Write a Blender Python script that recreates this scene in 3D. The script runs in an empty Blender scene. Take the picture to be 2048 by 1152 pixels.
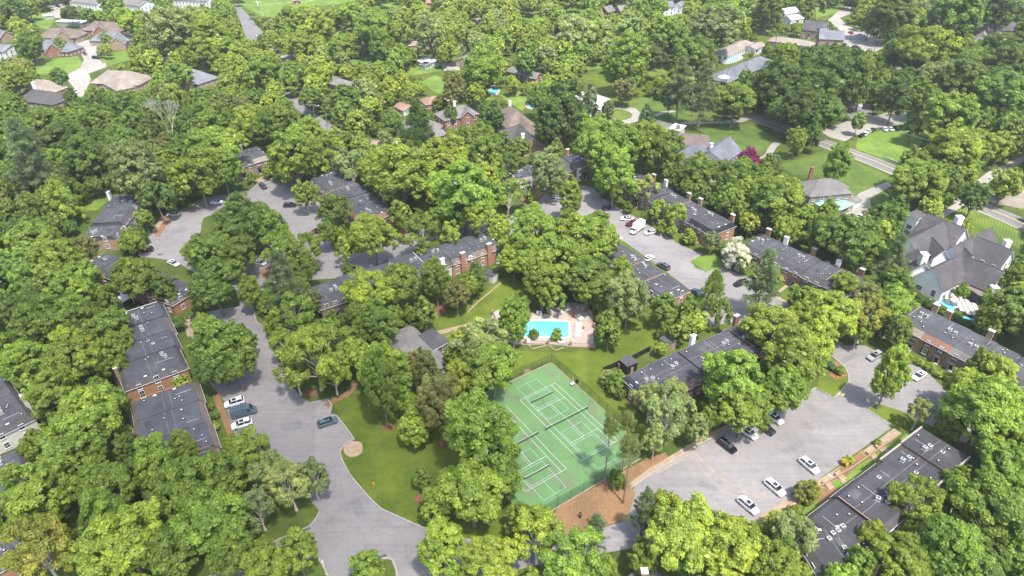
import bpy, math, random
import numpy as np
from mathutils import Vector, Matrix
from mathutils.geometry import tessellate_polygon
R = math.radians
random.seed(7)
SC = bpy.context.scene
COL = SC.collection

# ---------------------------------------------------------------- camera, sky, sun, exposure
F, PIT, ROL, CH = 1369.06, 0.59882, -0.0076, 118.53      # focal length in photo pixels, pitch down, roll, height in metres
cam_d = bpy.data.cameras.new('camera')
cam = bpy.data.objects.new('camera', cam_d); COL.objects.link(cam)
cam_d.sensor_width = 36.0; cam_d.lens = 36.0 * F / 2048.0
cam_d.clip_start = 1.0; cam_d.clip_end = 6000
cam.location = (0, 0, CH)
cam.rotation_euler = (Matrix.Rotation(math.pi / 2 - PIT, 3, 'X') @ Matrix.Rotation(ROL, 3, 'Z')).to_euler()
SC.camera = cam

SUN_DIR = Vector((0.20, -0.36, 0.91)).normalized()
w = bpy.data.worlds.new('World'); SC.world = w; w.use_nodes = True
nt = w.node_tree; nt.nodes.clear()
sky = nt.nodes.new('ShaderNodeTexSky'); sky.sky_type = 'NISHITA'; sky.sun_disc = False
sky.sun_elevation = math.asin(SUN_DIR.z); sky.sun_rotation = math.atan2(SUN_DIR.x, SUN_DIR.y)
sky.air_density = 1.0; sky.dust_density = 2.5; sky.ozone_density = 1.0
bg = nt.nodes.new('ShaderNodeBackground'); bg.inputs['Strength'].default_value = 0.15
out = nt.nodes.new('ShaderNodeOutputWorld')
nt.links.new(sky.outputs[0], bg.inputs[0]); nt.links.new(bg.outputs[0], out.inputs[0])
sd = bpy.data.lights.new('sun', 'SUN'); sd.energy = 2.9; sd.angle = R(2.6); sd.color = (1.0, 0.95, 0.87)
so = bpy.data.objects.new('sun', sd); COL.objects.link(so)
so.rotation_euler = SUN_DIR.to_track_quat('Z', 'Y').to_euler()
SC.view_settings.view_transform = 'Standard'; SC.view_settings.look = 'None'
SC.view_settings.exposure = 1.46; SC.view_settings.gamma = 1.0
SC.view_settings.use_curve_mapping = False
SC.render.engine = 'CYCLES'
SC.cycles.use_denoising = True
SC.cycles.max_bounces = 7; SC.cycles.diffuse_bounces = 4; SC.cycles.transmission_bounces = 4; SC.cycles.transparent_max_bounces = 12
SC.cycles.volume_bounces = 0

# ---------------------------------------------------------------- survey helpers: photo point + height -> place on the ground
_cr, _sr = math.cos(ROL), math.sin(ROL)
_cp, _sp = math.cos(PIT), math.sin(PIT)
def G(px, py, z=0.0):
    x = (px - 1024) / F; y = (576 - py) / F
    x, y = x * _cr - y * _sr, x * _sr + y * _cr
    d = (x, y * _sp + _cp, y * _cp - _sp)
    t = (CH - z) / -d[2]
    return (d[0] * t, d[1] * t)
def proj(X, Y, Z=0.0):
    dz = Z - CH
    x = X; y = Y * _sp + dz * _cp; z = Y * _cp - dz * _sp
    x, y = x * _cr + y * _sr, -x * _sr + y * _cr
    return (1024 + F * x / z, 576 - F * y / z, z)
def inpoly(x, y, P):
    c = False; n = len(P); j = n - 1
    for i in range(n):
        xi, yi = P[i]; xj, yj = P[j]
        if (yi > y) != (yj > y) and x < (xj - xi) * (y - yi) / (yj - yi) + xi: c = not c
        j = i
    return c

# ---------------------------------------------------------------- objects
def tag(o, label=None, cat=None, group=None, kind=None):
    if label: o['label'] = label
    if cat: o['category'] = cat
    if group: o['group'] = group
    if kind: o['kind'] = kind
    return o
def empty(name, loc=(0, 0, 0), rz=0.0):
    o = bpy.data.objects.new(name, None); COL.objects.link(o)
    o.location = loc; o.rotation_euler = (0, 0, rz); o.empty_display_size = 0.5
    return o
def link(name, me, parent=None, loc=(0, 0, 0), rz=0.0, scale=None, color=None):
    o = bpy.data.objects.new(name, me); COL.objects.link(o)
    if parent: o.parent = parent
    o.location = loc; o.rotation_euler = (0, 0, rz)
    if scale: o.scale = scale
    if color: o.color = (*color, 1)
    return o

class MB:
    def __init__(s): s.v = []; s.f = []; s.m = []; s.mats = []
    def mi(s, m):
        if m not in s.mats: s.mats.append(m)
        return s.mats.index(m)
    def quad(s, pts, m):
        b = len(s.v); s.v += [tuple(p) for p in pts]; s.f.append(tuple(range(b, b + len(pts)))); s.m.append(s.mi(m)); return s
    def box(s, x0, y0, z0, x1, y1, z1, m):
        b = len(s.v)
        s.v += [(x0, y0, z0), (x1, y0, z0), (x1, y1, z0), (x0, y1, z0), (x0, y0, z1), (x1, y0, z1), (x1, y1, z1), (x0, y1, z1)]
        for f in ((0, 3, 2, 1), (4, 5, 6, 7), (0, 1, 5, 4), (1, 2, 6, 5), (2, 3, 7, 6), (3, 0, 4, 7)):
            s.f.append(tuple(b + i for i in f)); s.m.append(s.mi(m))
        return s
    def frustum(s, lo, hi, z0, z1, m):          # lo, hi = (x0,y0,x1,y1)
        b = len(s.v)
        for (x0, y0, x1, y1), z in ((lo, z0), (hi, z1)):
            s.v += [(x0, y0, z), (x1, y0, z), (x1, y1, z), (x0, y1, z)]
        for f in ((0, 3, 2, 1), (4, 5, 6, 7), (0, 1, 5, 4), (1, 2, 6, 5), (2, 3, 7, 6), (3, 0, 4, 7)):
            s.f.append(tuple(b + i for i in f)); s.m.append(s.mi(m))
        return s
    def cyl(s, p0, p1, r0, r1, m, n=8, cap=True):
        p0 = Vector(p0); p1 = Vector(p1); d = (p1 - p0).normalized()
        a = d.orthogonal().normalized(); c = d.cross(a)
        b = len(s.v)
        for p, r in ((p0, r0), (p1, r1)):
            for k in range(n):
                t = 2 * math.pi * k / n
                s.v.append(tuple(p + a * (r * math.cos(t)) + c * (r * math.sin(t))))
        for k in range(n):
            s.f.append((b + k, b + (k + 1) % n, b + n + (k + 1) % n, b + n + k)); s.m.append(s.mi(m))
        if cap:
            s.f.append(tuple(b + n + k for k in range(n))); s.m.append(s.mi(m))
            s.f.append(tuple(b + n - 1 - k for k in range(n))); s.m.append(s.mi(m))
        return s
    def poly(s, P, z, m):                       # flat concave polygon
        tris = tessellate_polygon([[Vector((x, y, 0)) for x, y in P]])
        b = len(s.v); s.v += [(x, y, z) for x, y in P]
        for t in tris:
            a, c, d = (P[i] for i in t)
            ar = (c[0] - a[0]) * (d[1] - a[1]) - (d[0] - a[0]) * (c[1] - a[1])
            t = t if ar > 0 else t[::-1]
            s.f.append(tuple(b + i for i in t)); s.m.append(s.mi(m))
        return s
    def prism(s, P, z0, z1, m):
        s.poly(P, z1, m); n = len(P); b = len(s.v)
        s.v += [(x, y, z0) for x, y in P] + [(x, y, z1) for x, y in P]
        for i in range(n):
            j = (i + 1) % n
            s.f.append((b + i, b + j, b + n + j, b + n + i)); s.m.append(s.mi(m))
        return s
    def mesh(s, name):
        me = bpy.data.meshes.new(name); me.from_pydata(s.v, [], s.f)
        for m in s.mats: me.materials.append(m)
        me.polygons.foreach_set('material_index', s.m); me.update()
        return me
    def build(s, name, parent=None, **k): return link(name, s.mesh(name), parent, **k)

# ---------------------------------------------------------------- materials
def newmat(name):
    m = bpy.data.materials.new(name); m.use_nodes = True
    n = m.node_tree; n.nodes.clear()
    o = n.nodes.new('ShaderNodeOutputMaterial'); b = n.nodes.new('ShaderNodeBsdfPrincipled')
    n.links.new(b.outputs[0], o.inputs[0])
    return m, n, b, o
def N(n, t, **k):
    x = n.nodes.new(t)
    for a, v in k.items(): setattr(x, a, v)
    return x
def coords(n, scale=(1, 1, 1), rz=0.0, kind='Object'):
    t = N(n, 'ShaderNodeTexCoord'); mp = N(n, 'ShaderNodeMapping')
    mp.inputs['Scale'].default_value = scale; mp.inputs['Rotation'].default_value = (0, 0, rz)
    n.links.new(t.outputs[kind], mp.inputs[0]); return mp.outputs[0]
def noise(n, vec, scale, detail=4, rough=.6):
    x = N(n, 'ShaderNodeTexNoise'); x.inputs['Scale'].default_value = scale
    x.inputs['Detail'].default_value = detail; x.inputs['Roughness'].default_value = rough
    n.links.new(vec, x.inputs['Vector']); return x.outputs['Fac']
def ramp(n, fac, stops):
    r = N(n, 'ShaderNodeValToRGB'); e = r.color_ramp.elements
    while len(e) < len(stops): e.new(.5)
    for i, (p, c) in enumerate(stops):
        e[i].position = p; e[i].color = (*c, 1) if len(c) == 3 else c
    n.links.new(fac, r.inputs[0]); return r.outputs[0]
def mixc(n, fac, a, b, mode='MIX'):
    x = N(n, 'ShaderNodeMix', data_type='RGBA', blend_type=mode)
    for sock, v in ((x.inputs[0], fac), (x.inputs[6], a), (x.inputs[7], b)):
        if hasattr(v, 'is_linked') or hasattr(v, 'node'): n.links.new(v, sock)
        elif isinstance(v, (int, float)): sock.default_value = v
        else: sock.default_value = (*v, 1)
    return x.outputs[2]
def simple(name, c, rough=.8, var=.18, scale=1.5, metal=0.0, tint=False, kind='Object', spec=.3, big=None):
    """plain surface colour with two scales of mottling"""
    m, n, b, o = newmat(name)
    v = coords(n, kind=kind)
    f = noise(n, v, scale, 5)
    r = ramp(n, f, [(.25, (1 - var,) * 3), (.75, (1 + var,) * 3)])
    if tint:
        oi = N(n, 'ShaderNodeObjectInfo'); base = oi.outputs['Color']
    else: base = c
    col = mixc(n, 1.0, base, r, 'MULTIPLY')
    if big:
        f2 = noise(n, v, big[0], 3); r2 = ramp(n, f2, [(big[1], (1, 1, 1)), (big[2], big[3])])
        col = mixc(n, 1.0, col, r2, 'MULTIPLY')
    n.links.new(col, b.inputs['Base Color'])
    b.inputs['Roughness'].default_value = rough; b.inputs['Metallic'].default_value = metal
    b.inputs['Specular IOR Level'].default_value = spec
    return m

def grass_mat(name, c1, c2, c3, stripes=None, patch=.5):
    m, n, b, o = newmat(name)
    v = coords(n)
    big = noise(n, v, .045, 5, .65)
    mid = noise(n, v, .35, 5, .7)
    fine = noise(n, v, 3.0, 4, .8)
    col = ramp(n, big, [(.36, c1), (.62, c2)])
    p = ramp(n, mid, [(patch, (0, 0, 0)), (patch + .18, (1, 1, 1))])
    pm = N(n, 'ShaderNodeMath', operation='MULTIPLY'); pm.inputs[1].default_value = .85
    n.links.new(p, pm.inputs[0])
    col = mixc(n, pm.outputs[0], col, c3)
    fr = ramp(n, fine, [(.25, (.66,) * 3), (.75, (1.34,) * 3)])
    col = mixc(n, 1.0, col, fr, 'MULTIPLY')
    m2 = noise(n, v, .13, 6, .72); col = mixc(n, 1.0, col, ramp(n, m2, [(.36, (.74, .80, .78)), (.64, (1.22, 1.16, 1.05))]), 'MULTIPLY')
    if stripes is not None:
        sv = coords(n, rz=stripes)
        wv = N(n, 'ShaderNodeTexWave', wave_type='BANDS', bands_direction='X'); wv.inputs['Scale'].default_value = .33
        wv.inputs['Distortion'].default_value = .35; wv.inputs['Detail Scale'].default_value = .3
        n.links.new(sv, wv.inputs['Vector'])
        wr = ramp(n, wv.outputs['Fac'], [(.35, (.88,) * 3), (.65, (1.1,) * 3)])
        col = mixc(n, 1.0, col, wr, 'MULTIPLY')
    n.links.new(col, b.inputs['Base Color']); b.inputs['Roughness'].default_value = .9
    b.inputs['Specular IOR Level'].default_value = .1
    bp = N(n, 'ShaderNodeBump'); bp.inputs['Strength'].default_value = .6; bp.inputs['Distance'].default_value = .15
    n.links.new(fine, bp.inputs['Height']); n.links.new(bp.outputs[0], b.inputs['Normal'])
    return m

def asphalt_mat(name, c, seam=.5):
    m, n, b, o = newmat(name)
    v = coords(n)
    big = noise(n, v, .05, 5, .6); mid = noise(n, v, .5, 5, .7); fine = noise(n, v, 12, 3, .8)
    col = ramp(n, big, [(.3, tuple(x * .84 for x in c)), (.7, tuple(x * 1.12 for x in c))])
    col = mixc(n, 1.0, col, ramp(n, mid, [(.3, (.9, .9, .9)), (.7, (1.07, 1.06, 1.05))]), 'MULTIPLY')
    col = mixc(n, 1.0, col, ramp(n, fine, [(.3, (.86,) * 3), (.7, (1.14,) * 3)]), 'MULTIPLY')
    # worn cracks
    vo = N(n, 'ShaderNodeTexVoronoi', feature='DISTANCE_TO_EDGE'); vo.inputs['Scale'].default_value = .11
    wob = N(n, 'ShaderNodeVectorMath', operation='ADD')
    nn = N(n, 'ShaderNodeTexNoise'); nn.inputs['Scale'].default_value = .4; n.links.new(v, nn.inputs['Vector'])
    sc = N(n, 'ShaderNodeVectorMath', operation='SCALE'); sc.inputs['Scale'].default_value = 3.5
    n.links.new(nn.outputs['Color'], sc.inputs[0]); n.links.new(v, wob.inputs[0]); n.links.new(sc.outputs[0], wob.inputs[1])
    n.links.new(wob.outputs[0], vo.inputs['Vector'])
    cr = ramp(n, vo.outputs['Distance'], [(.0, (.68,) * 3), (.016, (1, 1, 1))])
    col = mixc(n, seam, col, mixc(n, 1.0, col, cr, 'MULTIPLY'))
    # oil and dirt stains
    st = noise(n, v, .22, 6, .75)
    col = mixc(n, 1.0, col, ramp(n, st, [(.54, (1, 1, 1)), (.70, (.80, .79, .78))]), 'MULTIPLY')
    # long faint tyre tracks and paving seams
    tk = noise(n, coords(n, (.06, 1.3, 1), R(58)), 1.0, 4, .6)
    col = mixc(n, 1.0, col, ramp(n, tk, [(.36, (.93, .93, .94)), (.5, (1, 1, 1)), (.66, (1.07, 1.06, 1.05))]), 'MULTIPLY')
    pt = N(n, 'ShaderNodeTexVoronoi', feature='F1'); pt.inputs['Scale'].default_value = .055; n.links.new(wob.outputs[0], pt.inputs['Vector'])
    sp_ = N(n, 'ShaderNodeSeparateColor'); n.links.new(pt.outputs['Color'], sp_.inputs[0])
    col = mixc(n, 1.0, col, ramp(n, sp_.outputs[0], [(.0, (.93,) * 3), (1, (1.05,) * 3)]), 'MULTIPLY')
    n.links.new(col, b.inputs['Base Color']); b.inputs['Roughness'].default_value = .88
    b.inputs['Specular IOR Level'].default_value = .25
    return m

def brick_mat(name, c, tint=False):
    m, n, b, o = newmat(name)
    v = coords(n)
    mid = noise(n, v, .8, 5, .7); fine = noise(n, v, 7, 3, .8)
    cc = ramp(n, fine, [(.3, tuple(x * .74 for x in c)), (.5, c), (.72, tuple(x * 1.3 for x in c))])
    cc = mixc(n, 1.0, cc, ramp(n, mid, [(.3, (.85,) * 3), (.7, (1.12,) * 3)]), 'MULTIPLY')
    # courses: thin mortar lines in z
    sep = N(n, 'ShaderNodeSeparateXYZ'); n.links.new(v, sep.inputs[0])
    mm = N(n, 'ShaderNodeMath', operation='MULTIPLY'); mm.inputs[1].default_value = 1 / .15; n.links.new(sep.outputs[2], mm.inputs[0])
    fr = N(n, 'ShaderNodeMath', operation='FRACT'); n.links.new(mm.outputs[0], fr.inputs[0])
    cc = mixc(n, ramp(n, fr.outputs[0], [(.0, (.35,) * 3), (.12, (0, 0, 0))]), cc, (.36, .32, .28))
    n.links.new(cc, b.inputs['Base Color']); b.inputs['Roughness'].default_value = .9
    return m

def roof_mat(name, c, streak=True):
    m, n, b, o = newmat(name)
    v = coords(n); big = noise(n, v, .18, 5, .65); mid = noise(n, v, 1.4, 5, .7); fine = noise(n, v, 9, 3, .8)
    col = ramp(n, big, [(.3, tuple(x * .72 for x in c)), (.55, c), (.78, tuple(x * 1.45 for x in c))])
    col = mixc(n, 1.0, col, ramp(n, mid, [(.3, (.85,) * 3), (.7, (1.15,) * 3)]), 'MULTIPLY')
    col = mixc(n, 1.0, col, ramp(n, fine, [(.3, (.8,) * 3), (.7, (1.2,) * 3)]), 'MULTIPLY')
    n.links.new(col, b.inputs['Base Color']); b.inputs['Roughness'].default_value = .85
    b.inputs['Specular IOR Level'].default_value = .3
    return m

def leaf_mat(name, instanced=False, flower=False):
    m, n, b, o = newmat(name)
    if instanced:
        at = N(n, 'ShaderNodeAttribute', attribute_type='INSTANCER', attribute_name='tint'); base = at.outputs['Color']
    else:
        oi = N(n, 'ShaderNodeObjectInfo'); base = oi.outputs['Color']
    va = N(n, 'ShaderNodeAttribute', attribute_type='GEOMETRY', attribute_name='leaf_var')
    k = ramp(n, va.outputs['Fac'], [(0, (.40, .46, .50)), (.5, (1, 1, 1)), (1, (1.75, 1.60, 1.30))])
    col = mixc(n, 1.0, base, k, 'MULTIPLY')
    n.links.new(col, b.inputs['Base Color']); b.inputs['Roughness'].default_value = .5
    b.inputs['Specular IOR Level'].default_value = .45
    tr = N(n, 'ShaderNodeBsdfTranslucent')
    tc = mixc(n, 1.0, col, (1.25, 1.35, .65), 'MULTIPLY'); n.links.new(tc, tr.inputs['Color'])
    mx = N(n, 'ShaderNodeMixShader'); mx.inputs[0].default_value = .45
    n.links.new(b.outputs[0], mx.inputs[1]); n.links.new(tr.outputs[0], mx.inputs[2]); n.links.new(mx.outputs[0], o.inputs[0])
    return m

M = {}
M['ground'] = grass_mat('ground_grass', (.050, .075, .018), (.085, .118, .024), (.10, .085, .045), patch=.56)
M['lawn'] = grass_mat('lawn_grass', (.070, .102, .015), (.104, .140, .022), (.145, .132, .058), patch=.57)
M['lawn_b'] = grass_mat('bright_lawn', (.095, .155, .032), (.135, .20, .042), (.16, .18, .06), patch=.62)
M['lawn_s'] = grass_mat('striped_lawn', (.075, .118, .028), (.105, .150, .034), (.125, .135, .05), stripes=R(35), patch=.66)
M['asphalt'] = asphalt_mat('asphalt', (.196, .186, .184))
M['asphalt_d'] = asphalt_mat('road_asphalt', (.165, .163, .168), .3)
M['concrete'] = asphalt_mat('pale_concrete', (.285, .268, .24), .25)
M['kerb'] = simple('kerb_concrete', (.26, .245, .22), .9, .2, 1.2)
M['sand'] = simple('sandy_concrete', (.265, .20, .14), .95, .22, .8)
M['dirt'] = simple('bare_soil', (.28, .21, .14), .95, .25, .9)
M['mulch'] = simple('pine_mulch', (.20, .118, .058), .95, .38, 2.6, big=(.16, .42, .68, (.72, .74, .78)))
M['washed'] = simple('washed_sand', (.225, .20, .175), .95, .2, .7)
M['mulch_d'] = simple('dark_mulch', (.16, .07, .04), .95, .3, 2.2)
M['court'] = None
M['white'] = simple('white_paint', (.66, .66, .645), .6, .06, 2)
M['bright_white'] = simple('fresh_white_wall', (.80, .80, .79), .7, .05, 1.2)
M['offwhite'] = simple('offwhite_render', (.52, .51, .47), .8, .08, .7)
M['white_roof'] = simple('white_membrane', (.46, .46, .45), .8, .16, .3)
M['black'] = simple('black_paint', (.02, .02, .022), .5, .2, 2)
M['darkgreen'] = simple('dark_green_metal', (.02, .045, .03), .6, .2, 2)
M['steel'] = simple('galvanised_metal', (.50, .52, .53), .35, .12, 4, metal=.5)
M['wood'] = simple('weathered_wood', (.26, .20, .14), .9, .25, 2)
M['fencewood'] = simple('pale_fence_wood', (.42, .33, .2), .9, .2, 2)
M['pole'] = simple('utility_pole_wood', (.17, .14, .115), .9, .25, 3)
M['brick'] = brick_mat('orange_brick', (.31, .158, .088))
M['brick2'] = brick_mat('tan_brick', (.28, .195, .12))
M['brick3'] = brick_mat('red_brick', (.235, .10, .07))
M['brick4'] = brick_mat('brown_brick', (.22, .15, .09))
M['roof'] = roof_mat('dark_roof_membrane', (.060, .062, .071))
M['roof3'] = roof_mat('black_roof_membrane', (.044, .043, .049))
M['roof4'] = roof_mat('charcoal_roof_membrane', (.054, .053, .061))
M['unit'] = simple('unit_grey', (.30, .30, .29), .6, .15, 3)
M['roof2'] = roof_mat('grey_roof_membrane', (.066, .066, .072))
M['shingle'] = roof_mat('dark_shingle', (.078, .074, .076))
M['shingle_l'] = roof_mat('light_grey_shingle', (.155, .147, .138))
M['slate'] = roof_mat('blue_grey_slate', (.150, .162, .176))
M['brown_roof'] = roof_mat('brown_shingle', (.15, .118, .098))
M['tan_roof'] = roof_mat('tan_shingle', (.235, .200, .168))
M['copper'] = roof_mat('copper_roof', (.215, .115, .085))
M['aqua'] = simple('aqua_green_metal_roof', (.22, .46, .38), .5, .1, 1)
M['rust'] = roof_mat('rusty_tile', (.25, .155, .115))
M['glass'] = simple('window_glass', (.035, .045, .055), .08, .3, 3, spec=.8)
M['glass_car'] = simple('car_glass', (.015, .018, .022), .05, .1, 3, spec=.9)
M['paint'] = simple('car_paint', None, .25, .03, 1, tint=True, spec=.7)
M['tyre'] = simple('tyre_rubber', (.015, .015, .015), .8, .1, 5)
M['rim'] = simple('alloy_rim', (.35, .35, .36), .3, .1, 5, metal=.8)
M['lamp'] = simple('lamp_lens', (.7, .7, .68), .2, .05, 5)
M['redlamp'] = simple('tail_lens', (.4, .02, .02), .3, .05, 5)
M['poolwall'] = simple('pool_plaster', (.20, .62, .72), .6, .05, 1)
M['deck'] = simple('pool_deck', (.315, .262, .225), .9, .1, .6, big=(.25, .45, .7, (.88, .86, .84)))
M['leaf'] = leaf_mat('tree_leaves'); M['leaf_i'] = leaf_mat('woodland_leaves', True)
M['bark'] = simple('tree_bark', (.19, .155, .12), .95, .3, 2, tint=False)
M['palebark'] = simple('pale_bark', (.50, .46, .38), .9, .25, 2)
M['deadbark'] = simple('bare_grey_bark', (.36, .33, .28), .9, .25, 2)
M['red'] = simple('red_plastic', (.55, .03, .03), .5, .1, 2)
M['orange'] = simple('orange_paint', (.8, .2, .04), .5, .1, 2)
M['yellow'] = simple('yellow_paint', (.75, .5, .05), .7, .1, 2)
M['line'] = simple('road_paint', (.43, .44, .41), .8, .25, 1.5)
M['blueline'] = simple('pale_blue_line', (.24, .42, .46), .8, .15, 1)
M['hedge'] = None
def water():
    m, n, b, o = newmat('pool_water')
    b.inputs['Base Color'].default_value = (.10, .58, .70, 1); b.inputs['Roughness'].default_value = .08
    v = coords(n); f = noise(n, v, 1.6, 3, .6)
    bp = N(n, 'ShaderNodeBump'); bp.inputs['Strength'].default_value = .25; bp.inputs['Distance'].default_value = .05
    n.links.new(f, bp.inputs['Height']); n.links.new(bp.outputs[0], b.inputs['Normal'])
    c = ramp(n, noise(n, v, .12, 3), [(.3, (.07, .50, .64)), (.7, (.16, .66, .75))])
    n.links.new(c, b.inputs['Base Color'])
    return m
M['water'] = water()
def court():
    m, n, b, o = newmat('green_court_surface')
    v = coords(n)
    f = noise(n, v, .5, 5, .7)
    col = ramp(n, noise(n, v, .08, 4), [(.35, (.088, .180, .066)), (.65, (.112, .212, .082))])
    col = mixc(n, 1.0, col, ramp(n, noise(n, v, 5, 3), [(.3, (.93,) * 3), (.7, (1.07,) * 3)]), 'MULTIPLY')
    # grey brown worn patches and stains
    st = ramp(n, noise(n, v, .21, 7, .62), [(.52, (0, 0, 0)), (.62, (.85,) * 3)])
    col = mixc(n, st, col, (.128, .148, .085))
    st2 = ramp(n, noise(n, coords(n, (1.7, .45, 1), R(25)), .2, 6, .7), [(.56, (0, 0, 0)), (.64, (.7,) * 3)])
    col = mixc(n, st2, col, (.12, .13, .09))
    # meandering cracks
    vo = N(n, 'ShaderNodeTexVoronoi', feature='DISTANCE_TO_EDGE'); vo.inputs['Scale'].default_value = .06
    nn = N(n, 'ShaderNodeTexNoise'); nn.inputs['Scale'].default_value = .25; nn.inputs['Detail'].default_value = 5
    n.links.new(v, nn.inputs['Vector'])
    sc = N(n, 'ShaderNodeVectorMath', operation='SCALE'); sc.inputs['Scale'].default_value = 7
    ad = N(n, 'ShaderNodeVectorMath', operation='ADD'); n.links.new(nn.outputs['Color'], sc.inputs[0])
    n.links.new(v, ad.inputs[0]); n.links.new(sc.outputs[0], ad.inputs[1]); n.links.new(ad.outputs[0], vo.inputs['Vector'])
    cr = ramp(n, vo.outputs['Distance'], [(0, (.6,) * 3), (.012, (0, 0, 0))])
    col = mixc(n, cr, col, (.07, .11, .06))
    n.links.new(col, b.inputs['Base Color']); b.inputs['Roughness'].default_value = .85
    b.inputs['Specular IOR Level'].default_value = .2
    return m
M['court'] = court()
def netting(name, c, dens):
    m, n, b, o = newmat(name)
    b.inputs['Base Color'].default_value = (*c, 1); b.inputs['Roughness'].default_value = .7
    t = N(n, 'ShaderNodeBsdfTransparent'); mx = N(n, 'ShaderNodeMixShader'); mx.inputs[0].default_value = dens
    n.links.new(t.outputs[0], mx.inputs[1]); n.links.new(b.outputs[0], mx.inputs[2]); n.links.new(mx.outputs[0], o.inputs[0])
    return m
M['chain'] = netting('green_chain_mesh', (.02, .06, .04), .30)
M['net'] = netting('tennis_netting', (.025, .035, .03), .45)
M['iron'] = netting('iron_railing_bars', (.03, .03, .03), .3)

# ================================================================ THE SETTING
KEEP = []        # photo outlines where open ground or a roof shows: no filler tree may cover them
FOOT = []        # building footprints on the ground
LAYER = [0]
def W(P, z=0.0): return [G(x, y, z) for x, y in P]
def sheet(name, P, mat, z, keep=True, kerb=None, world=False, kind='structure', parent=None):
    Q = P if world else W(P)
    LAYER[0] += 1; z = (.006 + (LAYER[0] % 8) * .003) if name == 'lawn' and z <= .02 else z + (LAYER[0] % 5) * .0009
    mb = MB(); mb.poly(Q, z, M[mat]); o = mb.build(name, parent)
    if parent is None: o['kind'] = kind
    if keep and not world: KEEP.append(P)
    return o
def smooth(P, closed=False, n=4):
    """Catmull-Rom through the points"""
    out_ = []; L = len(P)
    rng = range(L if closed else L - 1)
    for i in rng:
        p0 = P[(i - 1) % L] if closed or i > 0 else P[i]; p1 = P[i]; p2 = P[(i + 1) % L]
        p3 = P[(i + 2) % L] if closed or i + 2 < L else P[(i + 1) % L]
        for k in range(n):
            t = k / n
            out_.append(tuple(.5 * (2 * b + (c - a) * t + (2 * a - 5 * b + 4 * c - d) * t * t + (3 * b - a - 3 * c + d) * t ** 3)
                              for a, b, c, d in zip(p0, p1, p2, p3)))
    if not closed: out_.append(P[-1])
    return out_
def ribbon(Q, wd):
    Lf, Rt = [], []
    for i, p in enumerate(Q):
        a = Q[max(0, i - 1)]; b = Q[min(len(Q) - 1, i + 1)]
        dx, dy = b[0] - a[0], b[1] - a[1]; l = math.hypot(dx, dy) or 1
        nx, ny = -dy / l * wd / 2, dx / l * wd / 2
        Lf.append((p[0] + nx, p[1] + ny)); Rt.append((p[0] - nx, p[1] - ny))
    return Lf, Rt
def strip(name, P, wd, mat, z, h=0.0, world=False, kind='structure', parent=None, sm=False):
    Q = P if world else W(P)
    if sm: Q = smooth(Q)
    LAYER[0] += 1; z = z + (LAYER[0] % 5) * .0009
    L, Rr = ribbon(Q, wd); mb = MB(); m = M[mat]
    for i in range(len(Q) - 1):
        a, b, c, d = L[i], L[i + 1], Rr[i + 1], Rr[i]
        if h <= 0: mb.quad([(*d, z), (*c, z), (*b, z), (*a, z)], m)
        else:
            mb.quad([(*d, z + h), (*c, z + h), (*b, z + h), (*a, z + h)], m)
            mb.quad([(*a, z), (*a, z + h), (*b, z + h), (*b, z)], m); mb.quad([(*d, z), (*c, z), (*c, z + h), (*d, z + h)], m)
    if h > 0:
        for i in (0, -1): mb.quad([(*L[i], z), (*Rr[i], z), (*Rr[i], z + h), (*L[i], z + h)], m)
    o = mb.build(name, parent)
    if parent is None: o['kind'] = kind
    return o

# ground to the horizon
mb = MB(); mb.poly([(-4000, -800), (4000, -800), (4000, 6000), (-4000, 6000)], 0.0, M['ground']); tag(mb.build('ground'), kind='structure')

# lawns (grass areas that show as open ground)
def lawn(P, mat='lawn', keep=True, z=.02): return sheet('lawn', P, mat, z, keep)
lawn([(860, 660), (872, 640), (925, 612), (960, 590), (1000, 560), (1030, 545), (1050, 590), (1000, 640), (985, 680), (1030, 700), (1110, 706), (1190, 700), (1205, 600), (1320, 560), (1360, 640), (1390, 660), (1330, 680), (1215, 745), (1220, 770), (1262, 810), (1300, 850), (1290, 915), (1262, 860), (1200, 810), (1103, 722), (1040, 752), (930, 806), (905, 800), (895, 720)], keep=False)
KEEP.append([(880, 650), (930, 612), (1000, 565), (1028, 550), (1040, 590), (1000, 600), (960, 640), (905, 665)])
KEEP.append([(1195, 690), (1260, 680), (1330, 660), (1215, 740), (1230, 790), (1262, 835), (1240, 850), (1103, 735), (1035, 735), (1030, 700), (1110, 708)])
lawn([(662, 800), (700, 790), (740, 740), (800, 740), (900, 800), (930, 870), (1010, 1030), (1044, 1020), (1060, 1045), (1010, 1087), (942, 1081), (855, 1059), (802, 1036), (755, 1014), (724, 979), (700, 950), (683, 917), (679, 900), (709, 879), (690, 850)], keep=False)
KEEP.append([(690, 860), (740, 800), (770, 870), (880, 905), (860, 960), (830, 1035), (755, 1010), (690, 915), (709, 879)])
lawn([(125, 410), (190, 388), (240, 382), (222, 395), (195, 420), (140, 425)], 'lawn_b')
lawn([(1633, 778), (1640, 745), (1665, 717), (1691, 735), (1697, 763), (1667, 796)], 'lawn', z=.14)
lawn([(1379, 521), (1404, 509), (1436, 512), (1470, 540), (1441, 535), (1413, 545)], 'lawn_b')
lawn([(397, 438), (412, 431), (440, 430), (450, 441)], 'lawn_b')
lawn([(545, 396), (560, 390), (587, 386), (590, 405), (555, 408)], 'lawn_b')
lawn([(672, 508), (700, 496), (725, 490), (735, 503), (720, 510), (690, 510)], 'lawn')
lawn([(347, 420), (372, 405), (384, 413), (372, 424)], 'lawn')
lawn([(510, 650), (535, 636), (600, 640), (640, 680), (560, 660), (528, 653)], 'lawn', False)
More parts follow.
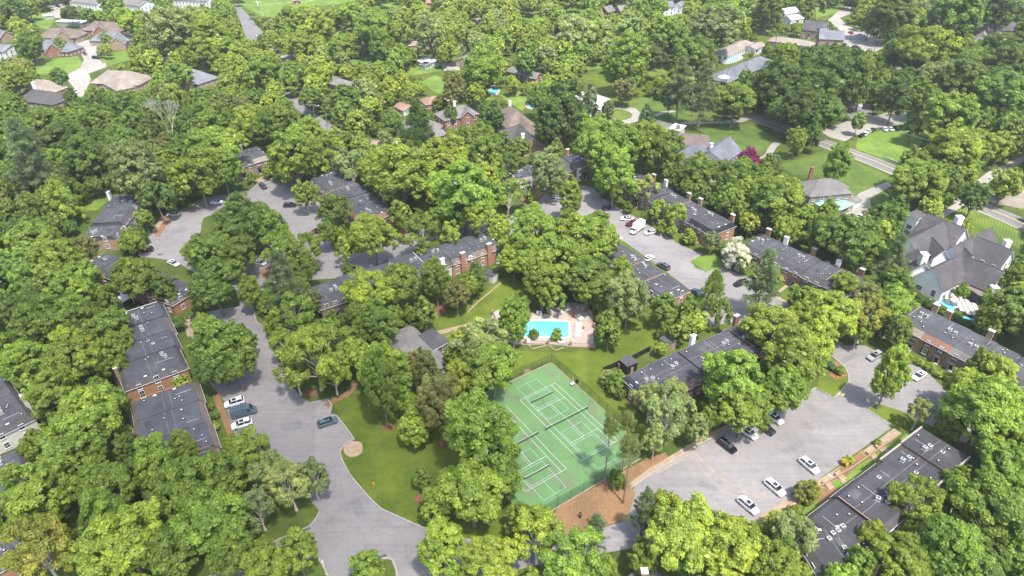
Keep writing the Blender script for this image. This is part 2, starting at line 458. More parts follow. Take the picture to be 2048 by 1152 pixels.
# striped lawns along the two-lane road
lawn([(1770, 205), (1830, 215), (1860, 260), (1840, 290), (1820, 330), (1790, 325), (1711, 298), (1716, 272), (1760, 262)], 'lawn_b')
lawn([(1400, 262), (1440, 250), (1500, 248), (1560, 280), (1550, 300), (1530, 318), (1490, 300), (1440, 290), (1410, 280)], 'lawn_s')
lawn([(1250, 205), (1300, 190), (1440, 220), (1446, 248), (1370, 250), (1300, 240)], 'lawn_s')
lawn([(1560, 330), (1650, 300), (1780, 352), (1776, 366), (1716, 388), (1690, 395), (1650, 350), (1590, 350)], 'lawn_s')
lawn([(1736, 394), (1800, 366), (1830, 372), (1810, 430), (1741, 436)], 'lawn_s')
lawn([(1885, 430), (1960, 405), (2048, 470), (2100, 480), (2090, 530), (1985, 465), (1960, 455), (1910, 425)], 'lawn_s')
lawn([(1840, 330), (1900, 330), (1960, 345), (1900, 400), (1850, 420)], 'lawn', False)
lawn([(2020, 400), (2048, 350), (2100, 370), (2100, 420), (2040, 420)], 'lawn_b')
lawn([(1000, 190), (1035, 180), (1060, 200), (1045, 222), (1010, 200)], 'lawn_b')
lawn([(1150, 150), (1230, 150), (1290, 175), (1290, 205), (1235, 210), (1200, 190)], 'lawn')
lawn([(840, 165), (870, 150), (900, 165), (925, 190), (895, 208), (880, 190)], 'lawn_b')
lawn([(70, 122), (155, 112), (168, 130), (150, 146), (75, 150)], 'lawn_b')
lawn([(195, 115), (250, 100), (262, 120), (215, 132)], 'lawn_b')
lawn([(60, 30), (100, 8), (110, 40), (95, 60), (70, 50)], 'lawn_b')
lawn([(1630, 6), (1690, 8), (1680, 25), (1632, 35)], 'lawn_b')
lawn([(1765, 75), (1800, 70), (1798, 85)], 'lawn_b', False)
lawn([(310, 255), (365, 250), (380, 290), (340, 300)], 'lawn_b', False)
lawn([(585, 232), (600, 232), (650, 262), (620, 268)], 'lawn_b')
lawn([(1755, 900), (1790, 885), (1810, 870), (1830, 850), (1850, 860), (1795, 890), (1640, 1030), (1600, 1030), (1640, 980)], 'lawn_b')
for P, m_ in (([(800, 132), (868, 128), (885, 142), (812, 152)], 'lawn_b'), ([(880, 128), (915, 124), (920, 140), (890, 144)], None), ([(655, 60), (700, 52), (706, 62), (660, 70)], 'lawn_b'), ([(1130, 18), (1170, 12), (1175, 26), (1135, 30)], 'lawn_b'), ([(1045, 28), (1080, 22), (1078, 40), (1050, 42)], 'lawn_b'), ([(1170, 128), (1200, 122), (1210, 136), (1175, 140)], 'lawn_b'), ([(1290, 140), (1330, 132), (1335, 148), (1300, 152)], 'lawn_b'), ([(900, 96), (925, 90), (925, 100), (905, 104)], None), ([(1500, 60), (1540, 55), (1545, 66), (1505, 70)], 'lawn_b'), ([(560, 112), (590, 108), (592, 118), (565, 122)], None), ([(700, 120), (735, 115), (735, 126), (705, 130)], 'lawn_b'), ([(745, 10), (790, 5), (795, 16), (750, 20)], 'lawn_b'), ([(940, 40), (960, 34), (965, 46), (945, 50)], None), ([(1400, 8), (1440, 4), (1440, 16), (1405, 20)], 'lawn_b'), ([(1860, 10), (1880, 6), (1882, 18), (1862, 20)], None), ([(1780, 130), (1800, 126), (1802, 138), (1782, 140)], None), ([(395, 165), (430, 160), (432, 172), (400, 176)], 'lawn_b'), ([(1100, 70), (1125, 66), (1125, 76), (1102, 80)], None)):
    if m_: lawn(P, m_)
    else: sheet('driveway', P, 'concrete', .03)
# sports field far away
lawn([(478, 10), (500, -25), (760, -25), (700, 8), (600, 14), (540, 38)], 'lawn_b', z=.03)
strip('field_line', [(520, 10), (620, 2), (680, -8)], .5, 'line', .06)

# roads and parking lots
# the network is laid as overlapping stretches, each a few millimetres above the last
sheet('asphalt_road', [p for p in [(300, 1210), (400, 1160), (505, 1104), (617, 1054), (639, 1023), (600, 975), (560, 930), (500, 895), (470, 870), (447, 800), (425, 775), (400, 730), (372, 640), (416, 623), (481, 612), (503, 602), (512, 640), (528, 653), (545, 700), (575, 760), (600, 792), (621, 806), (656, 798), (664, 812), (659, 829), (674, 832), (709, 879), (686, 893), (679, 906), (683, 919), (700, 950), (724, 979), (755, 1014), (802, 1036), (855, 1059), (942, 1081), (1011, 1088), (1159, 1070), (1262, 1038), (1300, 1090), (1065, 1132), (960, 1160), (830, 1250), (797, 1180), (793, 1140), (785, 1119), (762, 1119), (700, 1150), (680, 1250), (660, 1250), (655, 1150), (633, 1111), (560, 1150), (440, 1230)]], 'asphalt', .032)
sheet('parking_lot', [(503, 603), (481, 612), (470, 575), (400, 552), (350, 522), (275, 512), (290, 485), (306, 463), (331, 429), (384, 416), (412, 397), (500, 379), (519, 363), (587, 362), (640, 380), (665, 430), (652, 465), (672, 508), (725, 507), (790, 470), (870, 445), (885, 470), (820, 505), (760, 528), (700, 555), (620, 560), (560, 560), (520, 585)], 'asphalt', .040)
sheet('parking_lot', [(868, 447), (1010, 430), (1060, 425), (1075, 402), (1090, 388), (1130, 393), (1163, 370), (1188, 377), (1205, 396), (1241, 419), (1319, 463), (1360, 491), (1404, 510), (1379, 522), (1390, 536), (1413, 544), (1441, 535), (1491, 554), (1519, 569), (1572, 604), (1620, 640), (1640, 660), (1600, 690), (1520, 668), (1470, 644), (1420, 652), (1400, 605), (1385, 584), (1335, 545), (1272, 500), (1232, 472), (1191, 424), (1150, 440), (1100, 462), (1032, 472), (1000, 462), (885, 482)], 'asphalt', .036)
sheet('parking_lot', [(1242, 1037), (1270, 985), (1262, 982), (1302, 950), (1387, 898), (1471, 854), (1633, 776), (1667, 795), (1698, 763), (1691, 735), (1666, 715), (1600, 680), (1590, 640), (1640, 650), (1689, 691), (1730, 691), (1790, 720), (1840, 735), (1862, 752), (1900, 790), (1980, 850), (1970, 900), (1890, 872), (1790, 822), (1735, 820), (1787, 853), (1505, 1052), (1484, 1030), (1440, 1062), (1300, 1095)], 'asphalt', .044)
sheet('planted_strip', [(1736, 822), (1752, 806), (1800, 822), (1890, 866), (1850, 872), (1800, 862), (1787, 852)], 'lawn', .08)
sheet('flower_bed', [(1662, 733), (1672, 722), (1690, 738), (1692, 752), (1672, 760), (1658, 752)], 'mulch', .16)
# tree islands in the left lot
sheet('planted_island', smooth([(408, 436), (450, 425), (520, 402), (548, 430), (566, 465), (552, 500), (506, 512), (440, 510), (380, 500), (400, 470)], True, 3), 'ground', .09, keep=False)
sheet('planted_island', smooth([(520, 548), (545, 532), (585, 534), (588, 550), (545, 562)], True, 3), 'mulch', .09, keep=False)
sheet('planted_island', [(700, 1150), (762, 1120), (785, 1120), (793, 1140), (797, 1180), (690, 1250)], 'ground', .10, keep=False)
# kerbs
def kerb(P, sm=False, wd=.28): return strip('kerb', P, wd, 'kerb', .03, .14, sm=sm)
kerb([(505, 1104), (560, 1078), (617, 1054), (630, 1042), (639, 1023)])
kerb([(656, 798), (664, 812), (660, 828), (674, 832), (692, 855), (709, 879), (690, 888), (680, 903), (684, 920), (700, 950), (724, 979), (740, 997), (762, 1018), (802, 1036), (828, 1048), (855, 1059), (900, 1073), (942, 1081), (1011, 1088)])
kerb([(621, 806), (656, 798)]); kerb([(503, 602), (508, 625), (514, 648), (528, 653)])
kerb([(762, 1119), (775, 1116), (785, 1120), (793, 1140), (797, 1180)], wd=.4)
kerb([(633, 1111), (645, 1130), (655, 1150), (662, 1170)], wd=.3)
kerb([(1262, 976), (1302, 948), (1387, 896), (1471, 852), (1633, 775), (1667, 796), (1682, 782), (1698, 763), (1697, 750), (1691, 735), (1666, 715)])
kerb([(1787, 853), (1735, 820), (1752, 806)]); kerb([(1484, 1030), (1505, 1052)])
kerb([(1404, 509), (1379, 522), (1390, 536), (1413, 545), (1441, 535), (1491, 554), (1519, 569)])
kerb([(397, 438), (405, 434), (425, 430)]); kerb([(331, 427), (384, 415), (388, 408), (412, 396)])
kerb([(554, 408), (545, 400), (552, 393)]); kerb([(1232, 418), (1241, 419), (1319, 463), (1360, 491), (1404, 509)])
# sandy strips, paths and beds
strip('sandy_path', [(1264, 971), (1302, 942), (1387, 891), (1425, 870), (1471, 848)], 1.5, 'sand', .06)
strip('pavement', [(1510, 1050), (1600, 993), (1700, 932), (1787, 868), (1795, 862)], 1.9, 'sand', .07)
strip('pavement', [(1519, 570), (1572, 606), (1625, 642)], 1.3, 'sand', .07)
strip('pavement', [(309, 462), (329, 432)], 1.8, 'sand', .07); strip('pavement', [(372, 640), (383, 672)], 2.0, 'sand', .07)
strip('pavement', [(432, 790), (462, 868)], 1.6, 'mulch', .07)
strip('brick_path', [(652, 812), (672, 800), (693, 790), (705, 778), (716, 765), (725, 745)], 1.7, 'mulch', .07, sm=True)
strip('brick_path', [(865, 668), (900, 660), (985, 640)], 1.8, 'sand', .05)
strip('garden_edging', [(935, 625), (955, 605), (985, 580), (1003, 565)], .5, 'sand', .05, sm=True)
sheet('mulch_yard', [(1119, 1012), (1180, 980), (1240, 945), (1288, 921), (1310, 935), (1262, 976), (1271, 986), (1255, 1038), (1159, 1070), (1112, 1072), (1100, 1040)], 'mulch', .05)
for P in ([(1290, 918), (1330, 905), (1350, 930), (1300, 946)],):
    sheet('mulch_bed', P, 'mulch', .055, keep=False)
for c, rx in (((705, 898), 22), ((1057, 745), 10)):
    sheet('bare_patch', smooth([(c[0] + rx * math.cos(a) * random.uniform(.8, 1.15), c[1] + rx * .8 * math.sin(a) * random.uniform(.8, 1.15)) for a in [k * .7 for k in range(9)]], True, 3), 'dirt', .05, keep=False)
for c, rx in (((776, 855), 13), ((884, 889), 12), ((843, 998), 14), ((870, 620), 22), ((622, 786), 12)):
    sheet('mulch_ring', smooth([(c[0] + rx * math.cos(a) * random.uniform(.9, 1.1), c[1] + rx * .6 * math.sin(a)) for a in [k * .7 for k in range(9)]], True, 3), 'mulch_d', .06, keep=False)
strip('stone_edging', [(800, 840), (806, 855), (824, 867), (845, 870), (858, 862)], .4, 'sand', .05, .15, sm=True)
sheet('mulch_bed', smooth([(800, 838), (806, 855), (824, 866), (845, 869), (860, 858), (840, 835)], True), 'mulch_d', .055, keep=False)
# painted marks
strip('road_marking', [(653, 1150), (644, 1120)], .22, 'line', .06)
strip('road_marking', [(1665, 793), (1680, 787)], .4, 'line', .06); strip('road_marking', [(1684, 792), (1690, 788)], .3, 'yellow', .06)
# sand washed across the lot
for P, wd in (([(1385, 905), (1420, 935), (1460, 968), (1510, 992), (1530, 985)], .9), ([(1385, 915), (1410, 945), (1450, 985), (1500, 995)], .45), ([(1395, 900), (1440, 940), (1480, 960), (1520, 968)], .3)):
    strip('washed_sand', P, wd, 'washed', .052, sm=True)
sheet('washed_sand', smooth([(1290, 945), (1330, 925), (1385, 895), (1395, 910), (1360, 925), (1310, 950)], True), 'washed', .056, keep=False)
for P in ([(560, 850), (600, 842), (606, 856), (566, 864)], [(700, 1000), (718, 994), (732, 1030), (712, 1036)], [(1560, 900), (1600, 880), (1610, 890), (1570, 910)], [(1400, 960), (1440, 975), (1432, 985), (1392, 970)], [(1270, 480), (1300, 492), (1292, 500), (1262, 488)], [(340, 460), (370, 452), (374, 462), (344, 470)], [(1680, 720), (1710, 705), (1718, 712), (1688, 728)]):
    sheet('asphalt_patch', P, 'asphalt_d', .049 + .001 * (P[0][0] % 3), keep=False)
# far roads
rl = lambda P: sheet('road', P, 'asphalt_d', .045, keep=False)
KEEP.append([(466, 6), (478, 9), (533, 74), (494, 80)]); KEEP.append([(562, 184), (585, 188), (659, 248), (637, 252)]); KEEP.append([(815, 300), (850, 296), (845, 308), (820, 310)])
rl([(466, 6), (478, 9), (531, 72), (560, 110), (575, 160), (600, 205), (659, 248), (720, 275), (840, 296), (930, 320), (925, 330), (830, 308), (700, 290), (637, 252), (575, 205), (545, 150), (520, 110), (494, 78)])
cl = [(1440, 203), (1545, 247), (1749, 322), (1900, 386), (2017, 434), (2140, 490)]
cw = W(cl)
strip('road', cw, 7.4, 'asphalt_d', .05, world=True)
L_, R_ = ribbon(cw, 9.6)
strip('pavement', [( (a[0] * 1), a[1]) for a in R_], 1.3, 'concrete', .06, world=True)
mb = MB()
for off, mm, ww in ((.12, M['yellow'], .13), (-.12, M['yellow'], .13), (3.3, M['line'], .12), (-3.3, M['line'], .12)):
    LL, RR = ribbon(cw, abs(off) * 2); ln = LL if off > 0 else RR
    a1, b1 = ribbon(ln, ww)
    for i in range(len(ln) - 1): mb.quad([(*b1[i], .065), (*b1[i + 1], .065), (*a1[i + 1], .065), (*a1[i], .065)], mm)
tag(mb.build('road_markings'), kind='structure')
L_, R_ = ribbon(cw, 13)
strip('stone_kerb_wall', L_[2:4], .5, 'kerb', .0, .5, world=True)
KEEP.append([(1500, 236), (1560, 248), (1600, 262), (1560, 268)]); KEEP.append([(1705, 296), (1790, 330), (1790, 355), (1700, 322)])
KEEP.append([(1965, 395), (2048, 425), (2048, 480), (1965, 425)])
sheet('parking_lot', [(1640, 263), (1698, 241), (1752, 231), (1811, 219), (1815, 245), (1752, 256), (1705, 274), (1690, 283), (1660, 275)], 'concrete', .055)
sheet('driveway', [(1690, 200), (1740, 205), (1745, 232), (1705, 240), (1685, 220)], 'asphalt', .05, keep=False)
sheet('driveway', [(1689, 422), (1717, 387), (1776, 363), (1800, 363), (1740, 396), (1743, 430), (1745, 455), (1700, 450)], 'concrete', .055)
sheet('driveway', [(1868, 432), (1923, 400), (1938, 372), (1975, 345), (2060, 305), (2060, 316), (1980, 362), (1955, 388), (1940, 405), (1890, 434)], 'concrete', .055)
sheet('driveway', [(1960, 400), (2100, 330), (2100, 420), (2030, 415)], 'tan_roof', .04, keep=False)
sheet('driveway', smooth([(1365, 248), (1420, 247), (1460, 247), (1490, 243), (1500, 236), (1480, 236), (1440, 243), (1370, 244)], True, 2), 'concrete', .055)
sheet('driveway', [(1206, 235), (1225, 222), (1216, 216), (1250, 214), (1272, 217), (1280, 226), (1275, 243), (1250, 250), (1220, 252)], 'concrete', .055)
sheet('planted_island', smooth([(1218, 230), (1230, 218), (1255, 222), (1265, 232), (1250, 240), (1228, 238)], True), 'lawn_s', .07, keep=False)
strip('driveway', [(1310, 232), (1325, 225), (1350, 222)], 2.5, 'concrete', .05)
strip('driveway', [(1504, 325), (1520, 318), (1535, 312), (1545, 295), (1555, 285)], 3.0, 'concrete', .055, sm=True)
sheet('driveway', [(152, 84), (192, 78), (200, 82), (192, 105), (196, 118), (212, 128), (214, 134), (178, 147), (182, 160), (160, 205), (150, 178), (130, 155), (133, 150), (160, 136), (168, 120)], 'concrete', .055)
sheet('driveway', [(1656, 40), (1690, 12), (1702, 14), (1700, 28), (1680, 36), (1695, 52), (1725, 62), (1783, 87), (1745, 107), (1682, 88), (1690, 70)], 'concrete', .055)
sheet('driveway', [(1275, 25), (1290, 12), (1300, 30), (1285, 36)], 'concrete', .05, keep=False)
strip('driveway', [(1085, 36), (1092, 22), (1100, 14)], 4, 'concrete', .05)
strip('driveway', [(995, 28), (1015, 10)], 5, 'concrete', .05)
sheet('driveway', [(100, 8), (130, 6), (135, 35), (105, 36)], 'concrete', .055)
sheet('driveway', [(738, 284), (762, 280), (800, 276), (805, 288), (770, 292), (755, 298)], 'dirt', .05)
sheet('driveway', [(300, 118), (350, 112), (352, 120), (305, 124)], 'concrete', .05)
strip('footpath', [(1560, 545), (1500, 520), (1540, 556)], .8, 'sand', .03)

hz = MB().box(-4100, -900, -1, 4100, 6100, 122, None)
hzm, hn, hb, ho = newmat('haze_air'); hn.nodes.remove(hb)
pv = N(hn, 'ShaderNodeVolumePrincipled'); pv.inputs['Density'].default_value = .00012; pv.inputs['Color'].default_value = (.93, .96, 1, 1); pv.inputs['Anisotropy'].default_value = .2
hn.links.new(pv.outputs[0], ho.inputs['Volume'])
hz.mats = [hzm]; tag(hz.build('haze'), kind='stuff')

# thin summer clouds high above the place: the photograph is sunlit in patches
cm, cn, cb, co_ = newmat('cloud_vapour'); cn.nodes.remove(cb)
cv = N(cn, 'ShaderNodeVolumePrincipled'); cv.inputs['Density'].default_value = .0105; cv.inputs['Color'].default_value = (1, 1, 1, 1)
cn.links.new(cv.outputs[0], co_.inputs['Volume'])
def cloud(px, py, rx, ry, rz_, alt, seed):
    rg = random.Random(seed); g = G(px, py); k = alt / SUN_DIR.z
    lob = [(rg.uniform(.6, 1), rg.uniform(0, 6.28), rg.choice((2, 3, 5)), rg.choice((1, 2, 3))) for _ in range(7)]
    nu, nv = 36, 18; V_, F_ = [], []
    for j in range(nv + 1):
        th = math.pi * j / nv
        for i in range(nu):
            ph = 2 * math.pi * i / nu; r = 1 + sum(.07 * a * math.sin(m * ph + b) * math.sin(n_ * th + b) for a, b, m, n_ in lob)
            V_.append((rx * r * math.sin(th) * math.cos(ph), ry * r * math.sin(th) * math.sin(ph), rz_ * r * math.cos(th)))
    for j in range(nv):
        for i in range(nu): a = j * nu + i; b = j * nu + (i + 1) % nu; F_.append((a + nu, b + nu, b, a))
    me = bpy.data.meshes.new('cloud'); me.from_pydata(V_, [], F_); me.materials.append(cm)
    o = link('cloud', me, None, (g[0] + SUN_DIR.x * k, g[1] + SUN_DIR.y * k, alt)); o['kind'] = 'structure'
cloud(430, 700, 75, 95, 24, 700, 1); cloud(640, 1000, 48, 42, 20, 690, 2); cloud(1720, 170, 120, 65, 20, 720, 3); cloud(200, 330, 100, 60, 17, 730, 4); cloud(1090, 860, 34, 30, 14, 680, 5); cloud(1430, 320, 60, 50, 18, 700, 6)

# ================================================================ TENNIS COURT
CA = .58984; CC = (12.947, 117.55)
def C2(u, v): return (CC[0] + u * math.cos(CA) - v * math.sin(CA), CC[1] + u * math.sin(CA) + v * math.cos(CA))
outline = [(9.4, 18.9), (-22.5, 18.9), (-24.4, 17), (-24.4, -15), (-23, -17.6), (-20.5, -18.9), (6.6, -18.9), (9.4, -13.2)]
KEEP.append([(1102, 728), (1286, 918), (1119, 1010), (1048, 1018), (1020, 900), (950, 810)])
tc = empty('tennis_court', (*CC, 0), CA)
tag(tc, 'green hard tennis court with worn grey patches and faded white lines', 'tennis court')
mb = MB(); mb.prism(outline, 0.0, .10, M['court']); mb.build('playing_surface', tc)
mb = MB()
n_ = len(outline)
L1, R1 = ribbon(outline + [outline[0]], .35)
for i in range(n_): mb.quad([(*R1[i], .16), (*L1[i], .16), (*L1[i + 1], .16), (*R1[i + 1], .16)], M['sand'])
for i in range(n_):
    for q in (L1, R1): mb.quad([(*q[i], 0), (*q[i + 1], 0), (*q[i + 1], .16), (*q[i], .16)], M['sand'])
mb.build('court_edging', tc)
def lines(segs, m, z, name, wd=.09):
    mb = MB()
    for k, (a, b, c, d) in enumerate(segs):
        q1, q2 = ribbon([(a, b), (c, d)], wd); zz = z + .0006 * (k % 5)
        mb.quad([(*q2[0], zz), (*q2[1], zz), (*q1[1], zz), (*q1[0], zz)], m)
    mb.build(name, tc)
def tennis(u0):
    D, S, Ln, Sv = 5.485, 4.115, 11.885, 6.4
    return [(u0 - D, -Ln, u0 - D, Ln), (u0 + D, -Ln, u0 + D, Ln), (u0 - S, -Ln, u0 - S, Ln), (u0 + S, -Ln, u0 + S, Ln), (u0 - D, Ln, u0 + D, Ln), (u0 - D, -Ln, u0 + D, -Ln), (u0 - S, Sv, u0 + S, Sv), (u0 - S, -Sv, u0 + S, -Sv), (u0, -Sv, u0, Sv)]
lines(tennis(0), M['line'], .106, 'white_lines'); lines(tennis(-14.93), M['line'], .106, 'white_lines')
def pickle(u0, v0):
    hw, hl, k = 3.05, 6.7, 2.13
    return [(u0 - hw, v0 - hl, u0 - hw, v0 + hl), (u0 + hw, v0 - hl, u0 + hw, v0 + hl), (u0 - hw, v0 + hl, u0 + hw, v0 + hl), (u0 - hw, v0 - hl, u0 + hw, v0 - hl), (u0 - hw, v0 + k, u0 + hw, v0 + k), (u0 - hw, v0 - k, u0 + hw, v0 - k), (u0, v0 + k, u0, v0 + hl), (u0, v0 - k, u0, v0 - hl)]
for u0 in (-.6, -15.6):
    for v0 in (9.2, -9.2): lines(pickle(u0, v0), M['blueline'], .112, 'pale_blue_lines', .075)
def net(u0, v0, hw, h, lab, tape=M['offwhite']):
    t = empty('court_net', (*C2(u0, v0), .1), CA); tag(t, lab, 'net', 'nets standing on the tennis court')
    mb = MB()
    for k in range(10):
        a = -hw + 2 * hw * k / 10; b = -hw + 2 * hw * (k + 1) / 10
        za, zb = (h - .12 * (1 - abs(q) / hw) for q in (a, b))
        mb.quad([(a, 0, .02), (b, 0, .02), (b, 0, zb), (a, 0, za)], M['net'])
    mb.build('netting', t)
    mb = MB()
    for k in range(10):
        a = -hw + 2 * hw * k / 10; b = -hw + 2 * hw * (k + 1) / 10
        za, zb = (h - .12 * (1 - abs(q) / hw) for q in (a, b))
        mb.quad([(a, -.05, za), (b, -.05, zb), (b, .0, zb + .01), (a, .0, za + .01)], tape); mb.quad([(a, -.055, za - .03), (b, -.055, zb - .03), (b, -.055, zb), (a, -.055, za)], tape)
    mb.build('net_tape', t)
    for s_ in (-1, 1): MB().cyl((s_ * hw, 0, 0), (s_ * hw, 0, h + .06), .06, .06, M['darkgreen']).build('post', t)
net(0, 0, 6.4, 1.07, 'full width tennis net across the middle of the upper court')
net(-14.93, 0, 6.4, 1.07, 'tennis net across the lower left court, partly behind the big oak')
net(-.6, 9.2, 3.3, .9, 'small portable net on blue lines at the far end of the upper court', M['steel'])
net(-15.6, -9.2, 3.3, .9, 'small portable net on blue lines at the near end of the lower court', M['white'])
# fence round the court
fo = [(9.4, 18.9), (-22.5, 18.9), (-24.4, 17), (-24.4, -15), (-23, -17.6), (-20.5, -18.9), (6.6, -18.9), (9.4, -13.2)]
tf = empty('court_fence', (*CC, 0), CA); tag(tf, 'tall dark green chain link fence round the tennis court', 'fence')
postme = MB().cyl((0, 0, 0), (0, 0, 3.0), .045, .045, M['darkgreen'], 6).mesh('post')
for i in range(len(fo)):
    a = Vector(fo[i]); b = Vector(fo[(i + 1) % len(fo)]); L = (b - a).length; k = max(1, round(L / 3.2))
    for j in range(k):
        p = a.lerp(b, j / k); q = a.lerp(b, (j + 1) / k)
        link('post', postme, tf, (p.x, p.y, .05))
        o = MB().quad([(p.x, p.y, .1), (q.x, q.y, .1), (q.x, q.y, 3), (p.x, p.y, 3)], M['chain']).cyl((p.x, p.y, 3.02), (q.x, q.y, 3.02), .03, .03, M['darkgreen'], 4).build('mesh_panel', tf)

# ================================================================ POOL
ZP = lambda x, y: (960 + x / 6.4, 570 + y / 6.4)
deckP = [ZP(*p) for p in [(230, 320), (500, 350), (700, 365), (860, 375), (900, 300), (1020, 240), (1150, 222), (1280, 238), (1380, 280), (1440, 350), (1452, 500), (1460, 800), (1150, 788), (870, 765), (560, 765), (440, 765), (300, 700), (250, 600), (160, 480), (150, 370)]]
dk = W(deckP)
pool_px = smooth([ZP(*p) for p in [(485, 462), (700, 455), (900, 458), (1085, 465), (1135, 480), (1145, 530), (1143, 600), (1140, 650), (1115, 680), (1050, 682), (750, 672), (500, 672), (465, 655), (462, 560), (470, 480)]], True, 2)
pw = W(pool_px)
# deck with the basin left open: outer ring triangulated with the hole
def ringpoly(mb, outer, hole, z, m):
    tris = tessellate_polygon([[Vector((*p, 0)) for p in outer], [Vector((*p, 0)) for p in hole]])
    P = outer + hole; b = len(mb.v); mb.v += [(x, y, z) for x, y in P]
    for t in tris:
        a, c, d = (P[i] for i in t); ar = (c[0] - a[0]) * (d[1] - a[1]) - (d[0] - a[0]) * (c[1] - a[1])
        if abs(ar) < 1e-9: continue
        t = t if ar > 0 else t[::-1]
        mb.f.append(tuple(b + i for i in t)); mb.m.append(mb.mi(m))
mb = MB(); ringpoly(mb, dk, pw, .12, M['deck'])
for i in range(len(dk)):
    a, b = dk[i], dk[(i + 1) % len(dk)]; mb.quad([(*a, 0), (*b, 0), (*b, .12), (*a, .12)], M['deck'])
tag(mb.build('pool_deck'), kind='structure'); KEEP.append(deckP)
pe = empty('swimming_pool', (*G(1085, 660), 0)); tag(pe, 'turquoise swimming pool with rounded corners in a pale stone deck', 'pool')
pc = pe.location
loc = [(x - pc.x, y - pc.y) for x, y in pw]
mb = MB(); mb.poly(loc, .055, M['water']); mb.build('water', pe)
mb = MB(); q1, q2 = ribbon(loc + [loc[0]], .5)
for i in range(len(loc)):
    mb.quad([(*q2[i], .17), (*q1[i], .17), (*q1[i + 1], .17), (*q2[i + 1], .17)], M['white'])
    mb.quad([(*q1[i], .05), (*q1[i + 1], .05), (*q1[i + 1], .17), (*q1[i], .17)], M['white']); mb.quad([(*q2[i], .05), (*q2[i + 1], .05), (*q2[i + 1], .17), (*q2[i], .17)], M['white'])
mb.build('coping', pe)
g = G(*ZP(850, 465))
for s_ in (-.3, .3):
    MB().cyl((g[0] - pc.x + s_, g[1] - pc.y - .5, .1), (g[0] - pc.x + s_, g[1] - pc.y - .5, .9), .03, .03, M['steel'], 5).cyl((g[0] - pc.x + s_, g[1] - pc.y - .5, .88), (g[0] - pc.x + s_, g[1] - pc.y + .5, .7), .03, .03, M['steel'], 5).build('handrail', pe)
# loungers
def lounger_mesh():
    f = MB(); 
    for s_ in (-.32, .32): f.box(-.95 if 0 else -.9, s_ - .03, .24, .95, s_ + .03, .30, M['white'])
    for x in (-.75, .75):
        for s_ in (-.3, .3): f.box(x - .03, s_ - .03, 0, x + .03, s_ + .03, .24, M['white'])
    se = MB()
    for k in range(7): se.box(-.35 + k * .18, -.3, .30, -.35 + k * .18 + .15, .3, .335, M['white'])
    bk = MB()
    for k in range(4):
        a = k * .15; b = a + .125; bk.quad([(-.38 - a * .8, -.3, .32 + a * .7), (-.38 - b * .8, -.3, .32 + b * .7), (-.38 - b * .8, .3, .32 + b * .7), (-.38 - a * .8, .3, .32 + a * .7)], M['white'])
    bk.box(-.9, -.3, .3, -.86, .3, .72, M['white'])
    return f.mesh('frame'), se.mesh('seat'), bk.mesh('backrest')
LM = lounger_mesh()
def lounger(px, py, rz, lab, col=None):
    t = empty('sun_lounger', (*G(px, py), .12), rz); tag(t, lab, 'sun lounger', 'white sun loungers on the pool deck')
    for nm, me in zip(('frame', 'seat', 'backrest'), LM): link(nm, me, t, scale=(1.05, 1.05, 1.05))
lspec = [((738, 365), 90, 'white lounger at the far side of the pool, left of a pair under the tree'), ((778, 370), 90, 'white lounger at the far side of the pool, right of a pair under the tree'),
         ((930, 300), 95, 'white lounger with raised back at the bend of the deck edge'), ((945, 360), -20, 'white lounger lying lengthwise beside the bend in the deck'),
         ((1025, 370), 35, 'cream lounger alone on the deck between bend and tables'), ((1110, 300), 30, 'white lounger nearest the left round table'), ((1125, 330), 30, 'white lounger second from the left round table'),
         ((1250, 405), 40, 'white lounger beside the red towel, uppermost of the right row'), ((1275, 430), 45, 'white lounger behind the red towel, second in the right row'), ((1290, 450), 40, 'white lounger third in the row right of the pool'),
         ((1262, 510), 5, 'white lounger fourth in the row right of the pool'), ((1258, 540), 5, 'white lounger fifth in the row, level with the flower pot'), ((1256, 572), 5, 'white lounger sixth in the row right of the pool'),
         ((1252, 600), 5, 'white lounger seventh in the row right of the pool'), ((1248, 635), 5, 'white lounger eighth in the row right of the pool'), ((1240, 662), 5, 'white lounger nearest the camera in the right row'),
         ((620, 730), 90, 'white lounger at the near left edge of the deck behind the small tree'), ((1040, 745), 0, 'white lounger at the near edge behind the low round bush')]
for p, a, lab in lspec: lounger(*ZP(*p), R(a), lab)
def table(px, py, lab):
    t = empty('patio_table', (*G(px, py), .12)); tag(t, lab, 'table', 'round tables on the pool deck')
    MB().cyl((0, 0, .68), (0, 0, .73), .7, .7, M['steel'], 16).build('tabletop', t); MB().cyl((0, 0, 0), (0, 0, .68), .05, .05, M['steel'], 6).cyl((0, 0, 0), (0, 0, .04), .3, .3, M['steel'], 10).build('pedestal', t)
def chair(px, py, rz, lab):
    t = empty('patio_chair', (*G(px, py), .12), rz); tag(t, lab, 'chair', 'chairs round the pool tables')
    MB().box(-.24, -.24, .4, .24, .24, .45, M['offwhite']).build('seat', t); MB().box(-.24, .2, .45, .24, .25, .9, M['offwhite']).build('backrest', t)
    for a in (-.21, .21):
        for b in (-.21, .21): MB().box(a - .02, b - .02, 0, a + .02, b + .02, .4, M['offwhite']).build('leg', t)
table(*ZP(1068, 268), 'round patio table at the left rear of the pool deck'); table(*ZP(1290, 290), 'round patio table at the right rear of the pool deck')
for x, y, a, l in ((1045, 292, 20, 'pale chair in front of the left round table'), (1115, 275, 100, 'pale chair right of the left round table'), (1035, 255, -80, 'pale chair left of the left round table'), (1250, 310, 10, 'pale chair in front left of the right round table'), (1315, 320, -10, 'pale chair in front right of the right round table'), (1330, 280, 90, 'pale chair right of the right round table')):
    chair(*ZP(x, y), R(a), l)
